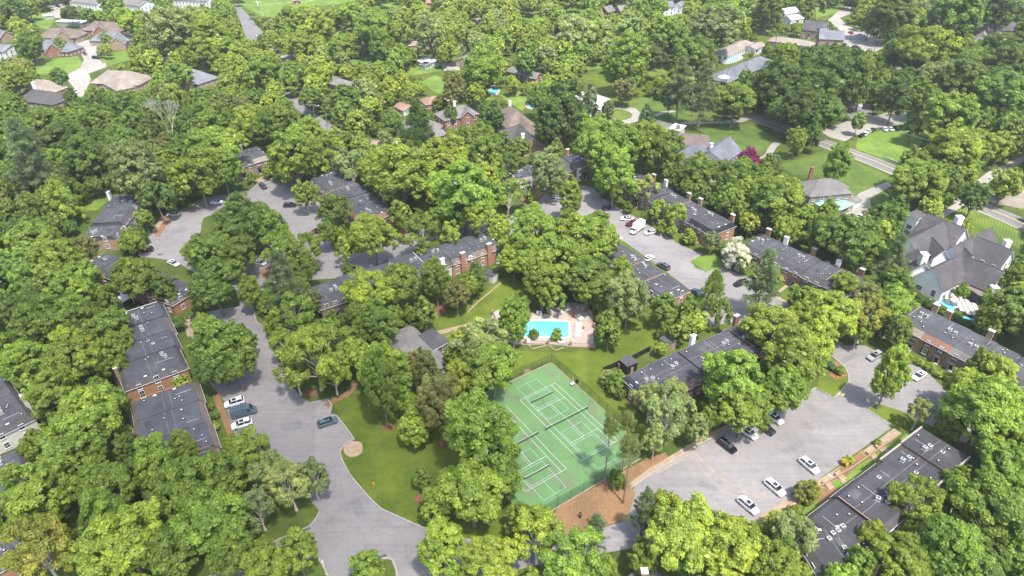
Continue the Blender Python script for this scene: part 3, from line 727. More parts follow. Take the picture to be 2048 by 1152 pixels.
t = MB().box(-.5, -.3, .3, .5, .3, .42, M['red']).box(.3, -.3, .42, .5, .3, .8, M['red']).box(-.45, -.25, 0, -.38, .25, .3, M['red']).box(.38, -.25, 0, .45, .25, .3, M['red']).build('red_chair', loc=(*G(*ZP(1200, 408)), .12), rz=R(30)); tag(t, 'low red deck chair beside the white loungers', 'chair')
t = empty('flower_pot', (*G(*ZP(1322, 560)), .12)); tag(t, 'orange flowering pot standing right of the lounger row', 'plant pot')
MB().cyl((0, 0, 0), (0, 0, .5), .25, .36, M['mulch'], 12).build('pot', t)
# piers and railings round the deck
pierme = MB().box(-.28, -.28, 0, .28, .28, 1.5, M['brick4']).box(-.34, -.34, 1.5, .34, .34, 1.6, M['brick4']).mesh('brick_pier')
piers = [(1452, 345), (1456, 455), (1458, 548), (1460, 645), (1460, 805), (1160, 785), (870, 765), (580, 755), (330, 700), (870, 370), (160, 380), (1060, 225), (1300, 235), (1385, 280)]
pier_l = ['nearest the tree at the deck rear right', 'second along the right side', 'third along the right side', 'fourth along the right side', 'at the near right corner', 'first from the right on the near side', 'between the two small planted beds', 'near the left planted bed', 'at the left near corner', 'at the bend behind the loungers', 'at the far left corner', 'behind the left round table', 'behind the right round table', 'on the rear curve of the deck']
for p, l in zip(piers, pier_l):
    tag(link('brick_pier', pierme, None, (*G(*ZP(*p)), 0)), 'dark brick fence pier of the pool, ' + l, 'pier', 'brick piers round the pool deck')
order = [9, 11, 12, 13, 0, 1, 2, 3, 4, 5, 6, 7, 8, 10]
for i in range(len(order) - 1):
    a = Vector(G(*ZP(*piers[order[i]]))); b = Vector(G(*ZP(*piers[order[i + 1]]))); L = (b - a).length
    if L < 1: continue
    t = empty('pool_railing', (a.x, a.y, 0), math.atan2(b.y - a.y, b.x - a.x))
    tag(t, 'black iron railing of the pool between the pier ' + pier_l[order[i]] + ' and the next', 'railing', 'iron railings round the pool')
    if len(t['label'].split()) > 16: t['label'] = 'black iron pool railing starting at the pier ' + pier_l[order[i]]
    mb = MB(); mb.box(.3, -.02, 1.2, L - .3, .02, 1.25, M['black']); mb.box(.3, -.02, .15, L - .3, .02, .2, M['black']); mb.build('rail', t)
    mb = MB()
    for k in range(int((L - .6) / .22)): mb.box(.35 + k * .22, -.012, .2, .374 + k * .22, .012, 1.2, M['black'])
    mb.build('bars', t)['kind'] = 'stuff'
def lowwall(P, h, mat, lab, wd=.3, cat='wall', name='low_wall'):
    Q = W(P); o = strip(name, Q, wd, mat, 0, h, world=True); del o['kind']; tag(o, lab, cat); return o
lowwall([ZP(620, 770), ZP(670, 828), ZP(860, 775)], .3, 'brick4', 'low brick edging of the left planted bed before the pool')
lowwall([ZP(872, 775), ZP(960, 843), ZP(1070, 812)], .3, 'brick4', 'low brick edging of the right planted bed before the pool')
lowwall([ZP(1100, 795), ZP(1460, 812)], .45, 'brick4', 'low brick wall along the near right side of the pool deck')

# ================================================================ BUILDINGS
def window_mesh(wd, h, shutters=None, grid=2, name='window'):
    mb = MB(); m = M['white']; a = wd / 2; t = .09
    mb.box(-a, -.03, 0, a, .02, h, M['glass'])
    mb.box(-a - t, -.10, -t, -a, .0, h + t, m); mb.box(a, -.10, -t, a + t, .0, h + t, m)
    mb.box(-a, -.10, h, a, 0, h + t, m); mb.box(-a - t * 1.4, -.16, -t - .06, a + t * 1.4, 0, -.002, m)
    for k in range(1, grid): x = -a + wd * k / grid; mb.box(x - .025, -.06, 0, x + .025, -.031, h, m)
    mb.box(-a, -.065, h / 2 - .03, a, -.032, h / 2 + .03, m)
    if shutters:
        for s in (-1, 1): mb.box(s * (a + t + .22) - .2, -.07, -.05, s * (a + t + .22) + .2, .0, h + .05, shutters)
    return mb.mesh(name)
WIN = {'plain': window_mesh(.95, 1.45), 'shut': window_mesh(.95, 1.5, M['black']), 'wide': window_mesh(1.7, 1.4, grid=3), 'tall': window_mesh(1.0, 2.1, grid=2), 'small': window_mesh(.7, .9)}
def door_mesh(c):
    mb = MB(); mb.box(-.5, -.06, 0, .5, 0, 2.1, c); mb.box(-.65, -.12, 0, -.5, 0, 2.25, M['white']); mb.box(.5, -.12, 0, .65, 0, 2.25, M['white'])
    mb.box(-.5, -.12, 2.1, .5, 0, 2.25, M['white']); mb.box(-.8, -.9, -.0, .8, -.12, .15, M['kerb']); mb.cyl((.38, -.06, 1.0), (.38, -.12, 1.0), .03, .03, M['steel'], 6)
    return mb.mesh('door')
DOOR = {'black': door_mesh(M['black']), 'white': door_mesh(M['offwhite']), 'red': door_mesh(M['red'])}
awning = MB(); awning.quad([(-.9, -1.0, 2.3), (.9, -1.0, 2.3), (.9, 0, 2.9), (-.9, 0, 2.9)], M['black']).quad([(-.9, -1.0, 2.12), (.9, -1.0, 2.12), (.9, -1.0, 2.3), (-.9, -1.0, 2.3)], M['black']).quad([(-.9, -1, 2.12), (-.9, -1, 2.3), (-.9, 0, 2.9)], M['black']).quad([(.9, -1, 2.12), (.9, 0, 2.9), (.9, -1, 2.3)], M['black'])
AWN = awning.mesh('door_canopy')
def condenser_mesh(ring):
    mb = MB(); mb.box(-.42, -.42, .12, .42, .42, .8, ring); mb.box(-.48, -.48, 0, .48, .48, .11, M['steel'])
    n = 14; mb.cyl((0, 0, .80), (0, 0, .84), .40, .40, M['offwhite'], n); mb.cyl((0, 0, .842), (0, 0, .86), .30, .30, M['black'], n); mb.cyl((0, 0, .862), (0, 0, .88), .09, .09, M['steel'], 8)
    for k in range(4): a = k * math.pi / 2; mb.box(-.3 if k % 2 else -.015, -.015 if k % 2 else -.3, .865, .3 if k % 2 else .015, .015 if k % 2 else .3, .872, M['steel'])
    for s in (-1, 1):
        for q in (-.2, 0, .2): mb.box(-.34, s * .425 - .006, .3 + q, .34, s * .425 + .006, .34 + q, M['black'])
    return mb.mesh('condenser')
COND = [condenser_mesh(M['unit']), condenser_mesh(M['steel'])]
VENT = MB().cyl((0, 0, 0), (0, 0, .25), .13, .13, M['steel'], 8).cyl((0, 0, .25), (0, 0, .42), .24, .17, M['black'], 8).cyl((0, 0, .425), (0, 0, .46), .15, .04, M['white'], 8).mesh('roof_vent')
SKYL = MB().box(-.35, -.35, 0, .35, .35, .16, M['white']).box(-.27, -.27, .165, .27, .27, .18, M['glass']).mesh('skylight')
LIGHTBOX = MB().box(-.35, -.2, 0, .35, .2, .06, M['white']).mesh('gutter_cap')
def wall_windows(parent, p0, p1, h, thing_loc, rz, styles=('plain',), door=None, spacing=2.6, z0=1.0, floors=2, fh=2.75, force=False, wz=0.0):
    """p0->p1 along the wall with the outside on the right hand side (local coordinates)"""
    d = Vector((p1[0] - p0[0], p1[1] - p0[1])); L = d.length
    if L < 1.6: return
    d /= L; nrm = Vector((d.y, -d.x)); a = math.atan2(d.y, d.x)
    c = Vector(((p0[0] + p1[0]) / 2, (p0[1] + p1[1]) / 2))
    wx = thing_loc[0] + c.x * math.cos(rz) - c.y * math.sin(rz); wy = thing_loc[1] + c.x * math.sin(rz) + c.y * math.cos(rz)
    nw = Vector((nrm.x * math.cos(rz) - nrm.y * math.sin(rz), nrm.x * math.sin(rz) + nrm.y * math.cos(rz)))
    if nw.dot(Vector((-wx, -wy)).normalized()) < .08 and not force: return
    k = max(1, int(L / spacing)); rr = random.Random(int(abs(wx * 31 + wy * 17)))
    dk_ = rr.randrange(k) if door else -1
    for f in range(floors):
        if z0 + f * fh + 1.3 > h: break
        for i in range(k):
            t = (i + .5) * L / k; q = Vector(p0) + d * t + nrm * .012
            if f == 0 and i == dk_:
                link('door', DOOR[door], parent, (q.x, q.y, .02 + wz), a); link('door_canopy', AWN, parent, (q.x, q.y, 0.02 + wz), a); continue
            st = styles[(i + f) % len(styles)] if k > 1 else styles[0]
            link('window', WIN[st], parent, (q.x, q.y, z0 + f * fh + wz), a)

def town_row(A, B, side, D, units, lab, group='townhouse rows of the neighbourhood', h0=6.3, ends=(True, True), keep=True, endwin=2, z=6.2, front='near'):
    """A->B photo points of one long roof edge; side +1 = depth to the left of A->B"""
    a = Vector(G(*A, z)); b = Vector(G(*B, z)); d = b - a; L = d.length; rz = math.atan2(d.y, d.x)
    if side < 0:                                    # turn so that depth always goes to +y
        a, b = b, a; rz += math.pi; units = units[::-1]; ends = ends[::-1]
    t = empty('townhouse_row', (a.x, a.y, 0), rz); tag(t, lab, 'townhouses', group)
    cs, sn = math.cos(rz), math.sin(rz)
    toW = lambda x, y: (a.x + x * cs - y * sn, a.y + x * sn + y * cs)
    FOOT.append([toW(-1, -1), toW(L + 1, -1), toW(L + 1, D + 1), toW(-1, D + 1)])
    if keep: KEEP.append([proj(*toW(x, y), zz)[:2] for x, y, zz in ((0, 0, z), (L, 0, z), (L, D, z), (0, D, z))])
    if keep: KEEP.append([proj(*toW(x, y), 2.2)[:2] for x, y in ((0, 0), (L, 0), (L, D), (0, D))])
    tw = sum(u.get('w', 7) for u in units); x = 0; rr = random.Random(int(L * 100))
    for i, u in enumerate(units):
        wd = u.get('w', 7) * L / tw; h = h0 + u.get('h', 0); dy = u.get('dy', 0); dD = u.get('dD', 0)
        x0, x1 = x + .004, x + wd - .004; y0, y1 = dy, D + dy + dD; x += wd
        wallm = M[u.get('wall', 'brick')]; mm = M[u.get('mans', 'shingle')]; rm = M[u.get('roof', 'roof')]
        le = i == 0 and ends[0]; re = i == len(units) - 1 and ends[1]
        style = u.get('style', 'mansard')
        wl = MB().box(x0, y0, 0, x1, y1, h - (1.25 if style == 'mansard' else .02), wallm).build('wall', t)
        sty = u.get('win', ('plain',)); dr = u.get('door', 'black')
        hw = h - .2
        wall_windows(wl, (x0 + .3, y0), (x1 - .3, y0), hw, (a.x, a.y), rz, sty, dr)
        wall_windows(wl, (x1 - .3, y1), (x0 + .3, y1), hw, (a.x, a.y), rz, sty, dr if front == 'far' else None)
        if i == 0: wall_windows(wl, (x0, y1 - 1), (x0, y0 + 1), hw, (a.x, a.y), rz, sty, None, 3.6)
        if i == len(units) - 1: wall_windows(wl, (x1, y0 + 1), (x1, y1 - 1), hw, (a.x, a.y), rz, sty, None, 3.6)
        ins = .95
        if style == 'mansard':
            mb = MB(); mb.frustum((x0 - (.3 if le else 0), y0 - .32, x1 + (.3 if re else 0), y1 + .32), (x0 + (ins * .7 if le else 0), y0 + ins, x1 - (ins * .7 if re else 0), y1 - ins), h - 1.5, h, mm)
            mb.box(x0 - (.34 if le else -.001), y0 - .36, h - 1.62, x1 + (.34 if re else -.001), y1 + .36, h - 1.502, M['white'])
            mb.build('mansard', t)
            rx0, rx1, ry0, ry1 = x0 + (ins * .7 - .03 if le else 0), x1 - (ins * .7 - .03 if re else 0), y0 + ins - .03, y1 - ins + .03
        else:
            mb = MB(); q = .28
            mb.box(x0, y0, h - .018, x1, y0 + q, h + .32, wallm); mb.box(x0, y1 - q, h - .018, x1, y1, h + .32, wallm)
            mb.box(x0 - .03, y0 - .05, h + .322, x1 + .03, y0 + q + .04, h + .38, M['kerb']); mb.box(x0 - .03, y1 - q - .04, h + .322, x1 + .03, y1 + .05, h + .38, M['kerb'])
            mb.build('parapet', t)
            rx0, rx1, ry0, ry1 = x0, x1, y0 + q, y1 - q
        rf = MB(); rf.box(rx0, ry0, h - .3, rx1, ry1, h + .035, rm)
        # raised party ridge and welded seams
        rf.box(x1 - .14, ry0 + .1, h + .036, x1 - .001, ry1 - .1, h + .20, M['roof2'] if rr.random() < .7 else wallm)
        ym = (ry0 + ry1) / 2
        for yy in (ym - .9, ym + .7): rf.box(rx0 + .1, yy, h + .036, rx1 - .2, yy + .09, h + .05, M['shingle_l'])
        xm = (rx0 + rx1) / 2 + rr.uniform(-1, 1)
        rf.box(xm, ry0 + .2, h + .052, xm + .07, ry1 - .2, h + .062, M['roof2'])
        for _ in range(rr.choice((1, 2, 2, 3))):
            pw_, pd_ = rr.uniform(.8, 2.6), rr.uniform(.8, 2.2); px_, py_ = rr.uniform(rx0 + .4, rx1 - 3), rr.uniform(ry0 + .4, ry1 - 2.8)
            rf.box(px_, py_, h + .036, px_ + pw_, py_ + pd_, h + .044 + rr.uniform(0, .004), rr.choice((M['roof2'], M['roof3'], M['roof4'])))
        xq = rr.uniform(rx0 + .6, rx1 - .9); rf.cyl((xq, ry0 + 1, h + .12), (xq, ry0 + rr.uniform(2.5, 5), h + .12), .05, .05, M['steel'], 5)
        ro = rf.build('roof', t)
        for _ in range(u.get('vents', 3)):
            link('roof_vent', VENT, ro, (rr.uniform(rx0 + .8, rx1 - .8), rr.uniform(ry0 + .8, ry1 - .8), h + .04))
        nc = u.get('ac', 2 if rr.random() < .75 else 0); cx = rr.uniform(rx0 + 1.6, rx1 - 2.2); cy = rr.uniform(ry0 + 2.5, ry1 - 2.5)
        for k in range(nc): link('condenser', COND[rr.randrange(2)], ro, (cx + k * 1.5 + rr.uniform(-.1, .1), cy + rr.uniform(-.3, .3), h + .04), rr.uniform(-.3, .3))
        if rr.random() < .4: link('skylight', SKYL, ro, (rr.uniform(rx0 + 1, rx1 - 1), rr.uniform(ry0 + 1, ry1 - 1), h + .036))
        if style == 'mansard' and i in (0, len(units) - 1):
            for k in (1, 2): link('gutter_cap', LIGHTBOX, ro, ((rx0 + .2 if i == 0 else rx1 - .2), ry0 + (ry1 - ry0) * k / 3, h + .05), math.pi / 2)
        ch = u.get('ch')
        if ch:
            cxx = x0 + wd * ch[0]; cy0 = y1 - .1 if ch[1] == 'b' else y0 - .7; c = M[ch[2]] if len(ch) > 2 else wallm
            mb = MB().box(cxx - .7, cy0, 0, cxx + .7, cy0 + .85, h + 1.9, c).box(cxx - .8, cy0 - .1, h + 1.902, cxx + .8, cy0 + .95, h + 2.05, M['offwhite'])
            for s in (-.3, .3): mb.cyl((cxx + s, cy0 + .42, h + 2.052), (cxx + s, cy0 + .42, h + 2.4), .14, .12, M['steel'], 8)
            mb.build('chimney', t)
        for (bx, bw, bc) in u.get('bay', ()):
            mb = MB(); bxx = x0 + wd * bx; mb.prism([(bxx - bw, y0), (bxx - bw * .6, y0 - .9), (bxx + bw * .6, y0 - .9), (bxx + bw, y0)], 0, h - 1.7, M[bc]); o = mb.build('bay', t)
            for zz in (1.0, 3.6): link('window', WIN['plain'], o, (bxx, y0 - .91, zz), 0)
        for (dx_, dc) in u.get('dormer', ()):
            xx = x0 + wd * dx_; mb = MB().box(xx - .7, y0 - .25, h - 1.5, xx + .7, y0 + 1.2, h - .1, M[dc])
            mb.quad([(xx - .85, y0 - .35, h - .1), (xx, y0 - .35, h + .45), (xx, y0 + 1.2, h + .45), (xx - .85, y0 + 1.2, h - .1)], M['shingle']); mb.quad([(xx + .85, y0 - .35, h - .1), (xx + .85, y0 + 1.2, h - .1), (xx, y0 + 1.2, h + .45), (xx, y0 - .35, h + .45)], M['shingle'])
            mb.quad([(xx - .7, y0 - .25, h - .1), (xx + .7, y0 - .25, h - .1), (xx, y0 - .25, h + .38)], M[dc])
            o = mb.build('dormer', t); link('window', WIN['small'], o, (xx, y0 - .26, h - 1.3), 0)
    return t
U = lambda **k: k
BR, B2, B3, B4, WH = 'brick', 'brick2', 'brick3', 'brick4', 'offwhite'
town_row((322, 602), (381, 724), -1, 14.5, [U(w=8, h=.0, mans='shingle', wall=WH), U(w=8, h=-.35, wall=WH, mans='brown_roof', dD=-.6), U(w=8, h=.15, dy=.5), U(w=9, h=-.1, dy=1.1, ch=(.7, 'b', 'brick4'), win=('tall', 'plain'))], 'row of dark flat roofed townhouses with an orange brick end wall beside the left road')
town_row((394, 759), (452, 935), -1, 15.0, [U(w=7.5, ac=0, vents=4, mans='brown_roof'), U(w=8, h=-.12, ac=0, vents=5, mans='brown_roof', dy=.4), U(w=8, h=-.3, ac=0, vents=4, mans='brown_roof'), U(w=8, h=-.1, mans='brown_roof', dy=.8)], 'row of dark flat roofed townhouses left of the two white parked cars')
town_row((5, 745), (66, 829), -1, 14, [U(w=8, roof='roof2', wall=WH), U(w=9, roof='roof2', wall=WH, ch=(.5, 'f', 'offwhite'))], 'townhouses with pale rendered walls at the left edge of the photo')
town_row((42, 893), (110, 1075), -1, 14, [U(w=8), U(w=8, h=.3), U(w=8, h=-.2), U(w=9)], 'dark roofed townhouses half hidden by trees in the lower left corner')
town_row((287, 390), (225, 468), -1, 11.4, [U(w=9, mans='slate', wall=B2, ch=(.95, 'b', 'white')), U(w=10, h=.25, mans='shingle', wall=WH, dy=-.8, win=('shut',)), U(w=7, h=-.9, wall=B2, dy=-.4)], 'short townhouse row beside the small upper left lawn', ends=(False, False))
town_row((215, 503), (394, 565), -1, 9.5, [U(w=8), U(w=8, h=.5), U(w=8, h=.3), U(w=7, h=-.3), U(w=8, h=-.8, wall=BR)], 'townhouse row seen between trees below the left parking lot')
town_row((400, 352), (538, 312), 1, 13, [U(w=8, wall=B4), U(w=7, wall=B4, mans='shingle'), U(w=7, wall=B4, win=('plain',), ch=(.4, 'b')), U(w=7, wall='tan_roof', h=.2, mans='tan_roof', ch=(.1, 'b'))], 'townhouses with brown brick and cream fronts facing the cul-de-sac', ends=(False, False))
town_row((682, 338), (790, 421), -1, 13, [U(w=7, h=-.2, ch=(.1, 'f', 'white')), U(w=8), U(w=8, h=.25, wall=BR), U(w=8, h=-.1), U(w=9, h=.3, mans='copper', ch=(.85, 'f', 'brick'))], 'long dark roofed row ending in an orange brick wall with copper coping')
town_row((1004, 489), (640, 606), -1, 11.4, [U(w=8.5, wall=BR, mans='brown_roof', ch=(.45, 'f'), win=('plain',)), U(w=8.5, h=-.2, wall=BR, mans='brown_roof', ch=(.4, 'f'), dormer=((.7, 'white'),), win=('plain',)), U(w=7.5, h=-.4, wall=WH, dy=.5, ch=(.6, 'f', 'white')), U(w=8, h=-.2, wall=WH, dy=.8, win=('wide', 'plain')), U(w=8, h=-.6, wall='offwhite'), U(w=8, wall='white', h=-.3), U(w=8, h=-.9, wall=B4)], 'long townhouse row above the central lawn with orange brick and white backs')
town_row((1035, 361), (1178, 328), 1, 10.5, [U(w=6.5, wall='white', win=('shut',), mans='tan_roof', ch=(.1, 'b', 'brick3')), U(w=6.5, wall=B3, win=('shut',)), U(w=6, h=.5, wall=B3), U(w=6, wall=B4, h=.3, ch=(.2, 'b', 'brick')), U(w=7, h=.9, wall=B3, mans='brown_roof', bay=((.35, .95, 'white'),), ch=(.5, 'b', 'brick'))], 'townhouses with one white front and one red brick bay window at the upper cul-de-sac', ends=(False, True))
town_row((1283, 347), (1472, 446), -1, 11.5, [U(roof='roof4', w=8, wall=B4, ch=(.3, 'f', 'brick3')), U(roof='roof4', w=8, h=.2, ch=(.6, 'f', 'white'), wall=B4), U(roof='roof4', w=8, h=-.2, ch=(.3, 'f', 'brick2')), U(roof='roof4', w=8, ch=(.7, 'f', 'brick2'), wall=B2), U(roof='roof4', w=9, h=.2, wall=BR, ch=(.2, 'f', 'brick'), mans='black', win=('plain',))], 'townhouse row with tall chimneys behind the white box truck', front='far')
town_row((1160, 431), (1380, 573), -1, 10.4, [U(roof='roof4', w=8), U(roof='roof4', w=8, h=.2), U(roof='roof4', w=8, h=-.1), U(roof='roof4', w=8, h=.15), U(roof='roof4', w=8, h=-.2, ac=2), U(roof='roof4', w=9, h=-.35, mans='roof2', wall=BR, win=('tall',))], 'dark roofed townhouse row on the near side of the central parking lot')
town_row((1527, 466), (1735, 557), -1, 11.6, [U(w=8, wall=B3, mans='roof2', ch=(.8, 'f')), U(w=7.5, h=-.2, wall='white', win=('shut',), ch=(.9, 'f', 'white')), U(w=7.5, h=.1, wall=BR, mans='roof2', ch=(.5, 'f'), win=('plain',)), U(w=7.5, h=-.2, wall='shingle_l', dormer=((.3, 'white'), (.75, 'white')), ch=(.3, 'f', 'white')), U(w=8, h=.1, wall=B4, ch=(.3, 'f', 'brick3'), roof='roof2')], 'townhouse row right of the white blossoming tree with brick white and grey fronts', front='far')
town_row((1246, 749), (1540, 614), -1, 11.4, [U(roof='roof4', w=7.5, wall=B3, mans='roof', win=('shut',), h=0), U(roof='roof4', w=8, h=-.25, wall=B3, mans='brown_roof', dy=-.5), U(roof='roof4', w=8, h=.1, ch=(.3, 'f', 'white')), U(roof='roof4', w=8, h=-.1), U(roof='roof4', w=8, h=.15, ch=(.5, 'f', 'brick3')), U(roof='roof4', w=8, h=0)], 'dark roofed townhouse row right of the tennis court with a brick end wall', front='far')
town_row((1805, 594), (2110, 735), -1, 12.5, [U(w=7, wall=B4, ch=(.9, 'f', 'white')), U(w=8, h=.2, wall=B2, mans='tan_roof', ch=(.5, 'f'), win=('plain', 'tall')), U(w=9, h=.1, wall=B4, mans='copper', win=('shut',), bay=(), ch=(.95, 'f', 'brick4')), U(w=8, h=-.1, roof='roof2', wall=B2, mans='shingle_l', ch=(.4, 'f', 'brick2')), U(w=8, h=-.4, roof='roof2', wall=B2), U(w=8)], 'townhouse row with tan and copper mansards at the right edge of the photo', front='far')
town_row((1841, 856), (1612, 1030), 1, 10.8, [U(roof='roof3', w=8.5, h=.1, wall=BR, style='parapet', ac=2), U(roof='roof3', w=8, h=-.35, ac=2, wall=BR, style='parapet'), U(roof='roof3', w=8, h=-.2, mans='shingle', ac=4, wall=BR), U(roof='roof3', w=9, h=.25, ac=1, mans='shingle'), U(roof='roof3', w=9, h=-.45, ac=4, mans='shingle', dD=2)], 'dark roofed townhouse row with many condensers in the lower right corner')
town_row((1590, 1060), (1640, 1140), 1, 13, [U(roof='roof3', w=8, h=-.2, ac=2)], 'end townhouse with a shingled mansard at the bottom right edge', keep=False)

def house(name, lab, vols, cat='house', group=None, chims=(), extras=None, keep=True):
    """vols: (ridgeA px, ridgeB px, ridge height, width, eave height, 'gable'|'hip'|'flat', wall, roof[, windows])"""
    c = G(*vols[0][0], vols[0][2]); t = empty(name, (c[0], c[1], 0)); tag(t, lab, cat, group)
    for v in vols:
        A, B, hr, wd, hw, ty, wm, rm = v[:8]; ws = v[8] if len(v) > 8 else ('plain',)
        a = Vector(G(*A, hr)); b = Vector(G(*B, hr)); d = b - a; L = d.length; rz = math.atan2(d.y, d.x)
        e = wd / 2 if ty == 'hip' else 0; hwd = wd / 2
        cs, sn = math.cos(rz), math.sin(rz); ox, oy = a.x - c[0], a.y - c[1]
        T = lambda x, y, z: (ox + x * cs - y * sn, oy + x * sn + y * cs, z)
        x0, x1 = -e, L + e
        FOOT.append([(T(x, y, 0)[0] + c[0], T(x, y, 0)[1] + c[1]) for x, y in ((x0 - 1, -hwd - 1), (x1 + 1, -hwd - 1), (x1 + 1, hwd + 1), (x0 - 1, hwd + 1))])
        if keep:
            KEEP.append([proj(T(x, y, 0)[0] + c[0], T(x, y, 0)[1] + c[1], z)[:2] for x, y, z in ((x0, -hwd, hw), (x1, -hwd, hw), (x1, hwd, hw), (x0, hwd, hw))])
        if keep: KEEP.append([proj(T(x, y, 0)[0] + c[0], T(x, y, 0)[1] + c[1], hw * .35)[:2] for x, y in ((x0, -hwd), (x1, -hwd), (x1, hwd), (x0, hwd))])
        mb = MB(); W_ = M[wm]
        P = [T(x0, -hwd, 0), T(x1, -hwd, 0), T(x1, hwd, 0), T(x0, hwd, 0)]; Q = [(p[0], p[1], hw) for p in P]
        for i in range(4): j = (i + 1) % 4; mb.quad([P[i], P[j], Q[j], Q[i]], W_)
        if ty == 'gable':
            mb.quad([T(x0, hwd, hw), T(x0, -hwd, hw), T(x0, 0, hr - .05)], W_); mb.quad([T(x1, -hwd, hw), T(x1, hwd, hw), T(x1, 0, hr - .05)], W_)
        wl = mb.build('wall', t)
        if ws:
            P2 = [(p[0], p[1]) for p in P]
            for i in range(4):
                j = (i + 1) % 4; wall_windows(wl, P2[i], P2[j], hw, c, 0.0, ws, 'white' if i == 0 else None, 3.0, floors=2 if hw > 4 else 1)
        R_ = M[rm]; mb = MB(); oh = .45; th = .18; sl = (hr - hw) / hwd if hwd else 0; ez = hw - oh * sl
        if ty == 'gable':
            for s in (-1, 1):
                q = [T(x0 - oh, s * (hwd + oh), ez), T(x1 + oh, s * (hwd + oh), ez), T(x1 + oh, 0, hr), T(x0 - oh, 0, hr)]
                if s > 0: q = q[::-1]
                up = [(p[0], p[1], p[2] + th) for p in q]; mb.quad(up, R_); mb.quad(q[::-1], M['white'])
                for i in range(4): j = (i + 1) % 4; mb.quad([q[i], q[j], up[j], up[i]], M['white'] if i in (1, 3) else R_)
        elif ty == 'hip':
            q = [T(x0 - oh, -hwd - oh, ez), T(x1 + oh, -hwd - oh, ez), T(x1 + oh, hwd + oh, ez), T(x0 - oh, hwd + oh, ez)]
            ra, rb = T(0, 0, hr), T(max(L, .01), 0, hr)
            mb.quad([q[0], q[1], rb, ra], R_); mb.quad([q[2], q[3], ra, rb], R_); mb.quad([q[1], q[2], rb], R_); mb.quad([q[3], q[0], ra], R_); mb.quad(q[::-1], M['white'])
        else:
            q = [T(x0 - oh, -hwd - oh, hw), T(x1 + oh, -hwd - oh, hw), T(x1 + oh, hwd + oh, hw), T(x0 - oh, hwd + oh, hw)]
            up = [(p[0], p[1], p[2] + .3) for p in q]; mb.quad(up, R_); mb.quad(q[::-1], M['white'])
            for i in range(4): j = (i + 1) % 4; mb.quad([q[i], q[j], up[j], up[i]], M['white'])
        ro = mb.build('roof', t)
        if ty == 'gable' and L > 5:
            mbx = MB(); p, q_ = T(x0 - oh, 0, hr + th), T(x1 + oh, 0, hr + th); mbx.cyl(p, q_, .12, .12, R_, 6); mbx.build('ridge_cap', ro)
    for (px, py, z, m, wd, top) in chims:
        g = G(px, py, z); x, y = g[0] - c[0], g[1] - c[1]
        MB().box(x - wd / 2, y - wd / 2, 0, x + wd / 2, y + wd / 2, z, M[m]).box(x - wd / 2 - .1, y - wd / 2 - .1, z + .002, x + wd / 2 + .1, y + wd / 2 + .1, z + .18, M[top]).cyl((x, y, z + .182), (x, y, z + .5), .16, .13, M['steel'], 8).build('chimney', t)
    return t, c

# clubhouse by the pool
house('clubhouse', 'grey hip roofed clubhouse between the pool and the brick path', [((795, 664), (838, 664), 5.6, .1, 5.0, 'flat', 'wood', 'shingle', None), ((806, 668), (842, 705), 5.6, 10.5, 3.0, 'hip', 'brick4', 'shingle_l'), ((846, 668), (878, 692), 3.6, 6, 3.3, 'flat', 'brick4', 'roof2')][1:], 'clubhouse')
# big white house with many gables
bw, bwc = house('white_manor_house', 'sprawling white house with many dark grey gables and tiled pool terrace at the right', [
    ((1870, 536), (1927, 508), 9.8, 8.8, 4.6, 'gable', 'bright_white', 'shingle', ('wide', 'tall')),
    ((1925, 510), (2006, 543), 9.6, 8.6, 4.6, 'gable', 'bright_white', 'shingle', ('plain',)),
    ((1905, 495), (1984, 456), 9.8, 8.0, 4.8, 'gable', 'bright_white', 'shingle'),
    ((1957, 475), (2024, 501), 10.2, 9.0, 5.4, 'gable', 'bright_white', 'shingle', ('tall',)),
    ((1820, 479), (1885, 445), 10.4, 11.0, 5.2, 'gable', 'bright_white', 'shingle', None),
    ((1857, 428), (1931, 457), 10.4, 9.6, 5.6, 'gable', 'bright_white', 'shingle', ('tall',)),
    ((1836, 500), (1850, 528), 8.4, 8.2, 4.6, 'gable', 'bright_white', 'shingle', None),
    ((1866, 476), (1888, 500), 9.0, 4.2, 6.4, 'gable', 'bright_white', 'shingle', None),
    ((1926, 492), (1944, 512), 8.6, 4.4, 6.0, 'gable', 'bright_white', 'shingle', None),
    ((1826, 424), (1846, 433), 8.6, 5.0, 8.3, 'flat', 'bright_white', 'shingle', ('wide',)),
    ((1938, 560), (1978, 586), 3.6, 6.0, 3.4, 'flat', 'black', 'brown_roof', None)],
    chims=((1920, 434, 11.5, 'white', 1.9, 'white'), (2016, 482, 11.0, 'white', 1.7, 'white'), (1850, 508, 11.0, 'white', 1.9, 'white'), (1990, 574, 6.0, 'white', 1.8, 'white'), (2024, 543, 7.5, 'white', 1.8, 'white')))
tp = [(1853, 598), (1898, 578), (1975, 616), (1948, 636), (1920, 622)]
tq = W(tp); mb = MB(); mb.prism(tq, 0, .12, M['black']); ter = mb.build('pool_terrace'); ter['kind'] = 'structure'; KEEP.append(tp)
c0 = Vector(tq[0]); ux = Vector(tq[2]) - Vector(tq[1]); an = math.atan2(ux.y, ux.x) + math.pi / 4
tile = MB().box(-.61, -.61, .12, .61, .61, .17, M['offwhite']).mesh('tile')
cs, sn = math.cos(an), math.sin(an); cc = sum((Vector(q) for q in tq), Vector((0, 0))) / 5
for i in range(-14, 15):
    for j in range(-14, 15):
        p = (cc.x + (i * cs - j * sn) * 1.42, cc.y + (i * sn + j * cs) * 1.42)
        if all(inpoly(p[0] + dx, p[1] + dy, tq) for dx, dy in ((.6, 0), (-.6, 0), (0, .6), (0, -.6))): link('tile', tile, ter, (p[0], p[1], 0), an)
